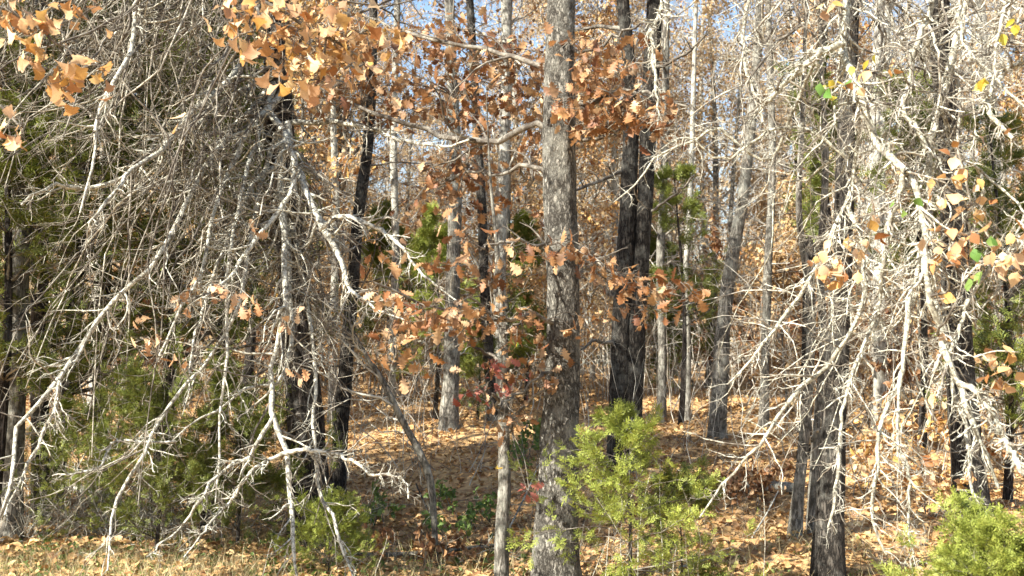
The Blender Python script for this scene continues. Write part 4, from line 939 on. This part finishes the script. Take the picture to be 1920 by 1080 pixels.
log('thin fallen pole across the grass before the slim young oak', on(640, 1052, .04), on(935, 1030, .04), .022, .014, 'grey', 'fallen_pole')
log('fallen dark stick propped left of the slim young oak', on(830, 1015, .02), on(780, 955, .25), .014, .008, 'dark', 'fallen_branch')
log('thin pale stick on the leaves right of the young cedar', on(1255, 1078, .03), on(1370, 1050, .05), .008, .004, 'pale', 'fallen_branch')
log('forked stick leaning in the shrubs at the foot of the dark oak', on(1410, 1012, .02), on(1460, 960, .2), .009, .005, 'pale', 'fallen_branch')
log('dead stick pointing up between the young oak and big oak', on(955, 1000, .05), on(1010, 935, .35), .01, .005, 'pale', 'fallen_branch')

# brush heap of bare twigs low at left, and brambles
def brush(name, label, px0, px1, py0, py1, n, mat, L=(.3, .8), h=.15, cat='brush', el=(5, 70), r=.004, grav=.05):
    a = Acc(); S = []
    for k in range(n):
        px = rng.uniform(px0, px1); py = rng.uniform(py0, py1); d = GD(px, py); S.append(pt(px, py, d))
    S = np.array(S); az = rng.uniform(0, 6.28, n); e = np.radians(rng.uniform(el[0], el[1], n))
    D = np.stack([np.cos(az) * np.cos(e), np.sin(az) * np.cos(e), np.sin(e)], 1)
    P1, R1 = grow(S, D, rng.uniform(L[0], L[1], n), rng.uniform(.5, 1.3, n) * r, 9, .16, grav, .3)
    P2, R2 = sprout(P1, R1, 4, .2, 1, (45, 15), (.25, .5), 6, .22, .03, .6, .0012)
    tubes(a, P1, R1, 4); tubes(a, P2, R2, 3)
    o = link(name, a.mesh(name, M[mat]), kind='stuff'); o['label'] = label; o['category'] = cat
    return P1, P2
_tab = {}
def GD(px, py):
    k = int(py)
    if k not in _tab: _tab[k] = gpt(960, k)[1]
    return _tab[k]
brush('brush_heap', 'tangled heap of pale dead twigs at the lower left', -40, 330, 990, 1040, 210, 'limb', (.35, 1.0), r=.0055, el=(10, 80))
brush('dead_shoots', 'tangle of thin grey dead shoots under the left limbs', -40, 700, 985, 1050, 260, 'twig', (.3, .9), r=.004, el=(20, 85))
brush('undergrowth', 'bare brown undergrowth twigs along the foot of the wood', -50, 1970, 930, 1075, 460, 'twigd', (.15, .55), r=.0028)
brush('pale_undergrowth', 'fine pale weed stems among the near undergrowth', -50, 1970, 940, 1090, 420, 'twig', (.15, .55), r=.002)
brush('slope_saplings', 'fine bare saplings standing over the leafy slope', -50, 1970, 760, 920, 330, 'twigf', (.4, 2.2), el=(60, 90), r=.006, grav=0)
brush('mid_brush', 'brown brushwood twigs over the rear of the slope', -50, 1970, 740, 900, 420, 'twigd', (.3, 1.2), r=.004)
brush('fallen_twigs', 'fallen grey twigs lying over the leaf litter', -50, 1970, 760, 1075, 330, 'twig', (.25, 1.1), r=.0045, el=(-2, 12), grav=0)
brush('far_saplings', 'fine bare saplings at the back of the slope', -50, 1970, 712, 775, 620, 'twigf', (.8, 3.8), el=(60, 90), r=.011, grav=0)

# russet leaved low shrub on slope at right, countless leaves
def shrub(label, px0, px1, py0, py1, n, H, leafn, leafmat, size, name='leafy_shrub', cat='shrub'):
    root = None; S = []
    for k in range(n):
        px = rng.uniform(px0, px1); py = rng.uniform(py0, py1); d = GD(px, py); p = pt(px, py, d); p[2] = gz(p[0], p[1]); S.append(p)
    S = np.array(S); root = thing(name, label, cat, S.mean(0)); az = rng.uniform(0, 6.28, n); e = np.radians(rng.uniform(45, 88, n))
    D = np.stack([np.cos(az) * np.cos(e), np.sin(az) * np.cos(e), np.sin(e)], 1)
    P1, R1 = grow(S, D, rng.uniform(.5, 1.1, n) * H, np.full(n, .004 + H * .003), 8, .13, 0, .3)
    P2, R2 = sprout(P1, R1, 5, .2, 1, (45, 15), (.3, .5), 6, .2, 0, .6, .0015)
    a = Acc(); tubes(a, P1, R1, 4); tubes(a, P2, R2, 3); part('stems', a, M['twigd'], root, kind='stuff')
    i = rng.integers(0, len(P2), leafn); j = rng.integers(1, 6, leafn)
    a = Acc(); scatter(a, T_sm, P2[i, j], rng.uniform(.7, 1.2, leafn) * size, rotframes(leafn, .3)); part('foliage', a, M[leafmat], root, kind='stuff')
shrub('russet shrub in the shade below the long grey log', 1300, 1480, 930, 985, 26, .45, 900, 'leafb', .06)
shrub('brown leaved shrub low in front of the slim young oak', 660, 900, 1030, 1075, 24, .25, 420, 'leafb', .06)
shrub('brown leaved thicket behind the lower right limbs', 1590, 1850, 830, 980, 40, .9, 1500, 'leafo', .08)
shrub('low green leaved bush between leaning sapling and slim oak', 820, 930, 950, 1030, 20, .35, 420, 'herb', .05)
shrub('round leaved green sprig left of the leaning sapling', 690, 730, 985, 1000, 6, .35, 110, 'herb', .07)
shrub('green leaved bush right behind the slim young oak', 985, 1030, 860, 900, 12, .6, 420, 'herb', .06)
shrub('orange leaved young oaks on the bank behind the leaning trunk', 640, 760, 745, 775, 12, 2.6, 2000, 'leaff', .1)
shrub('russet young oaks behind the dark oak at right', 1420, 1560, 730, 780, 12, 3.4, 1700, 'leafb', .11)
shrub('brown leaved young oaks behind the right tangle', 1600, 1900, 760, 860, 22, 2.8, 3000, 'leafb', .09)
shrub('brown young oaks behind the left tangle', 60, 500, 740, 820, 26, 2.6, 2200, 'leafb', .09)

def weed_stalks():
    for i, px in enumerate([1098, 1128, 1163, 1196, 1250, 1262, 1285, 1306, 1215, 480, 705, 1420]):
        p = gbase(px, rng.uniform(6.2, 6.6)); n = 9
        P1, R1 = grow(p[None], np.array([[rng.normal() * .08, 0, 1.]]), np.array([rng.uniform(.45, 1.1)]), np.array([.003]), 12, .1, .01, .4)
        o = thing('weed_stalk', ('thin pale dead weed stalk before the young cedar, ' + {1098: 'leftmost', 1128: 'second from left', 1163: 'third from left', 1196: 'fourth from left', 1215: 'fifth from left', 1250: 'fourth from right', 1262: 'third from right', 1285: 'second from right', 1306: 'rightmost'}.get(px, '') if 1080 < px < 1310 else ['pale dead weed stalk in the grass by the shaggy cedar foot', 'thin bare stalk in front of the thin fallen pole', 'dead stalk before the russet shrub'][i - 9]), 'weed', p, 'dead weed stalks near the camera' if 1080 < px < 1310 else None)
        a = Acc(); tubes(a, P1, R1, 5); part('stalk', a, M['limb'], o)
        P2, R2 = sprout(P1, R1, 5, .4, 1, (40, 12), (.06, .16), 5, .2, 0, .6, .001); a = Acc(); tubes(a, P2, R2, 3); part('side_stem', a, M['twig'], o, kind='stuff')
weed_stalks()

def grass():
    T = leaf_template([0, .35, .7, 1], [.012, .014, .01, .001], .5, 0, .5)
    a = Acc()
    def sc(n, px0, px1, d0, d1, smin, smax, acc, tpl, spread=.5):
        x, y = ground_points(n, d0, d1, px0, px1); z = gz(x, y)
        N = n; yy = unit(rng.normal(size=(N, 3)) * spread + np.array([0, 0, .9])); r = unit(rng.normal(size=(N, 3))); xx = unit(np.cross(yy, r)); zz = np.cross(xx, yy)
        scatter(acc, tpl, np.stack([x, y, z], 1), rng.uniform(smin, smax, N), (xx, yy, zz))
    sc(11000, -150, 500, 6.2, 7.9, .05, .13, a, T); sc(6000, 300, 1900, 6.0, 9.0, .06, .2, a, T, .6)
    o = link('dry_grass', a.mesh('dry_grass', M['straw']), kind='stuff'); o['label'] = 'pale dry grass along the near edge of the wood'; o['category'] = 'grass'
    a = Acc(); T2 = leaf_template([0, .3, .7, 1], [.05, .34, .26, .01], .3, .3, .2)
    sc(5200, -100, 1000, 6.6, 9.0, .025, .06, a, T2, .9); sc(1200, 1000, 2000, 6.2, 9.0, .02, .05, a, T2, .9)
    x = 1
    o = link('ground_cover', a.mesh('ground_cover', M['herb']), kind='stuff'); o['label'] = 'small green leaves of ground plants among the near litter'; o['category'] = 'ground cover'
grass()
for k, p in enumerate(protos):
    if not used[k]:
        for ch in list(p.children): bpy.data.objects.remove(ch)
        bpy.data.objects.remove(p)
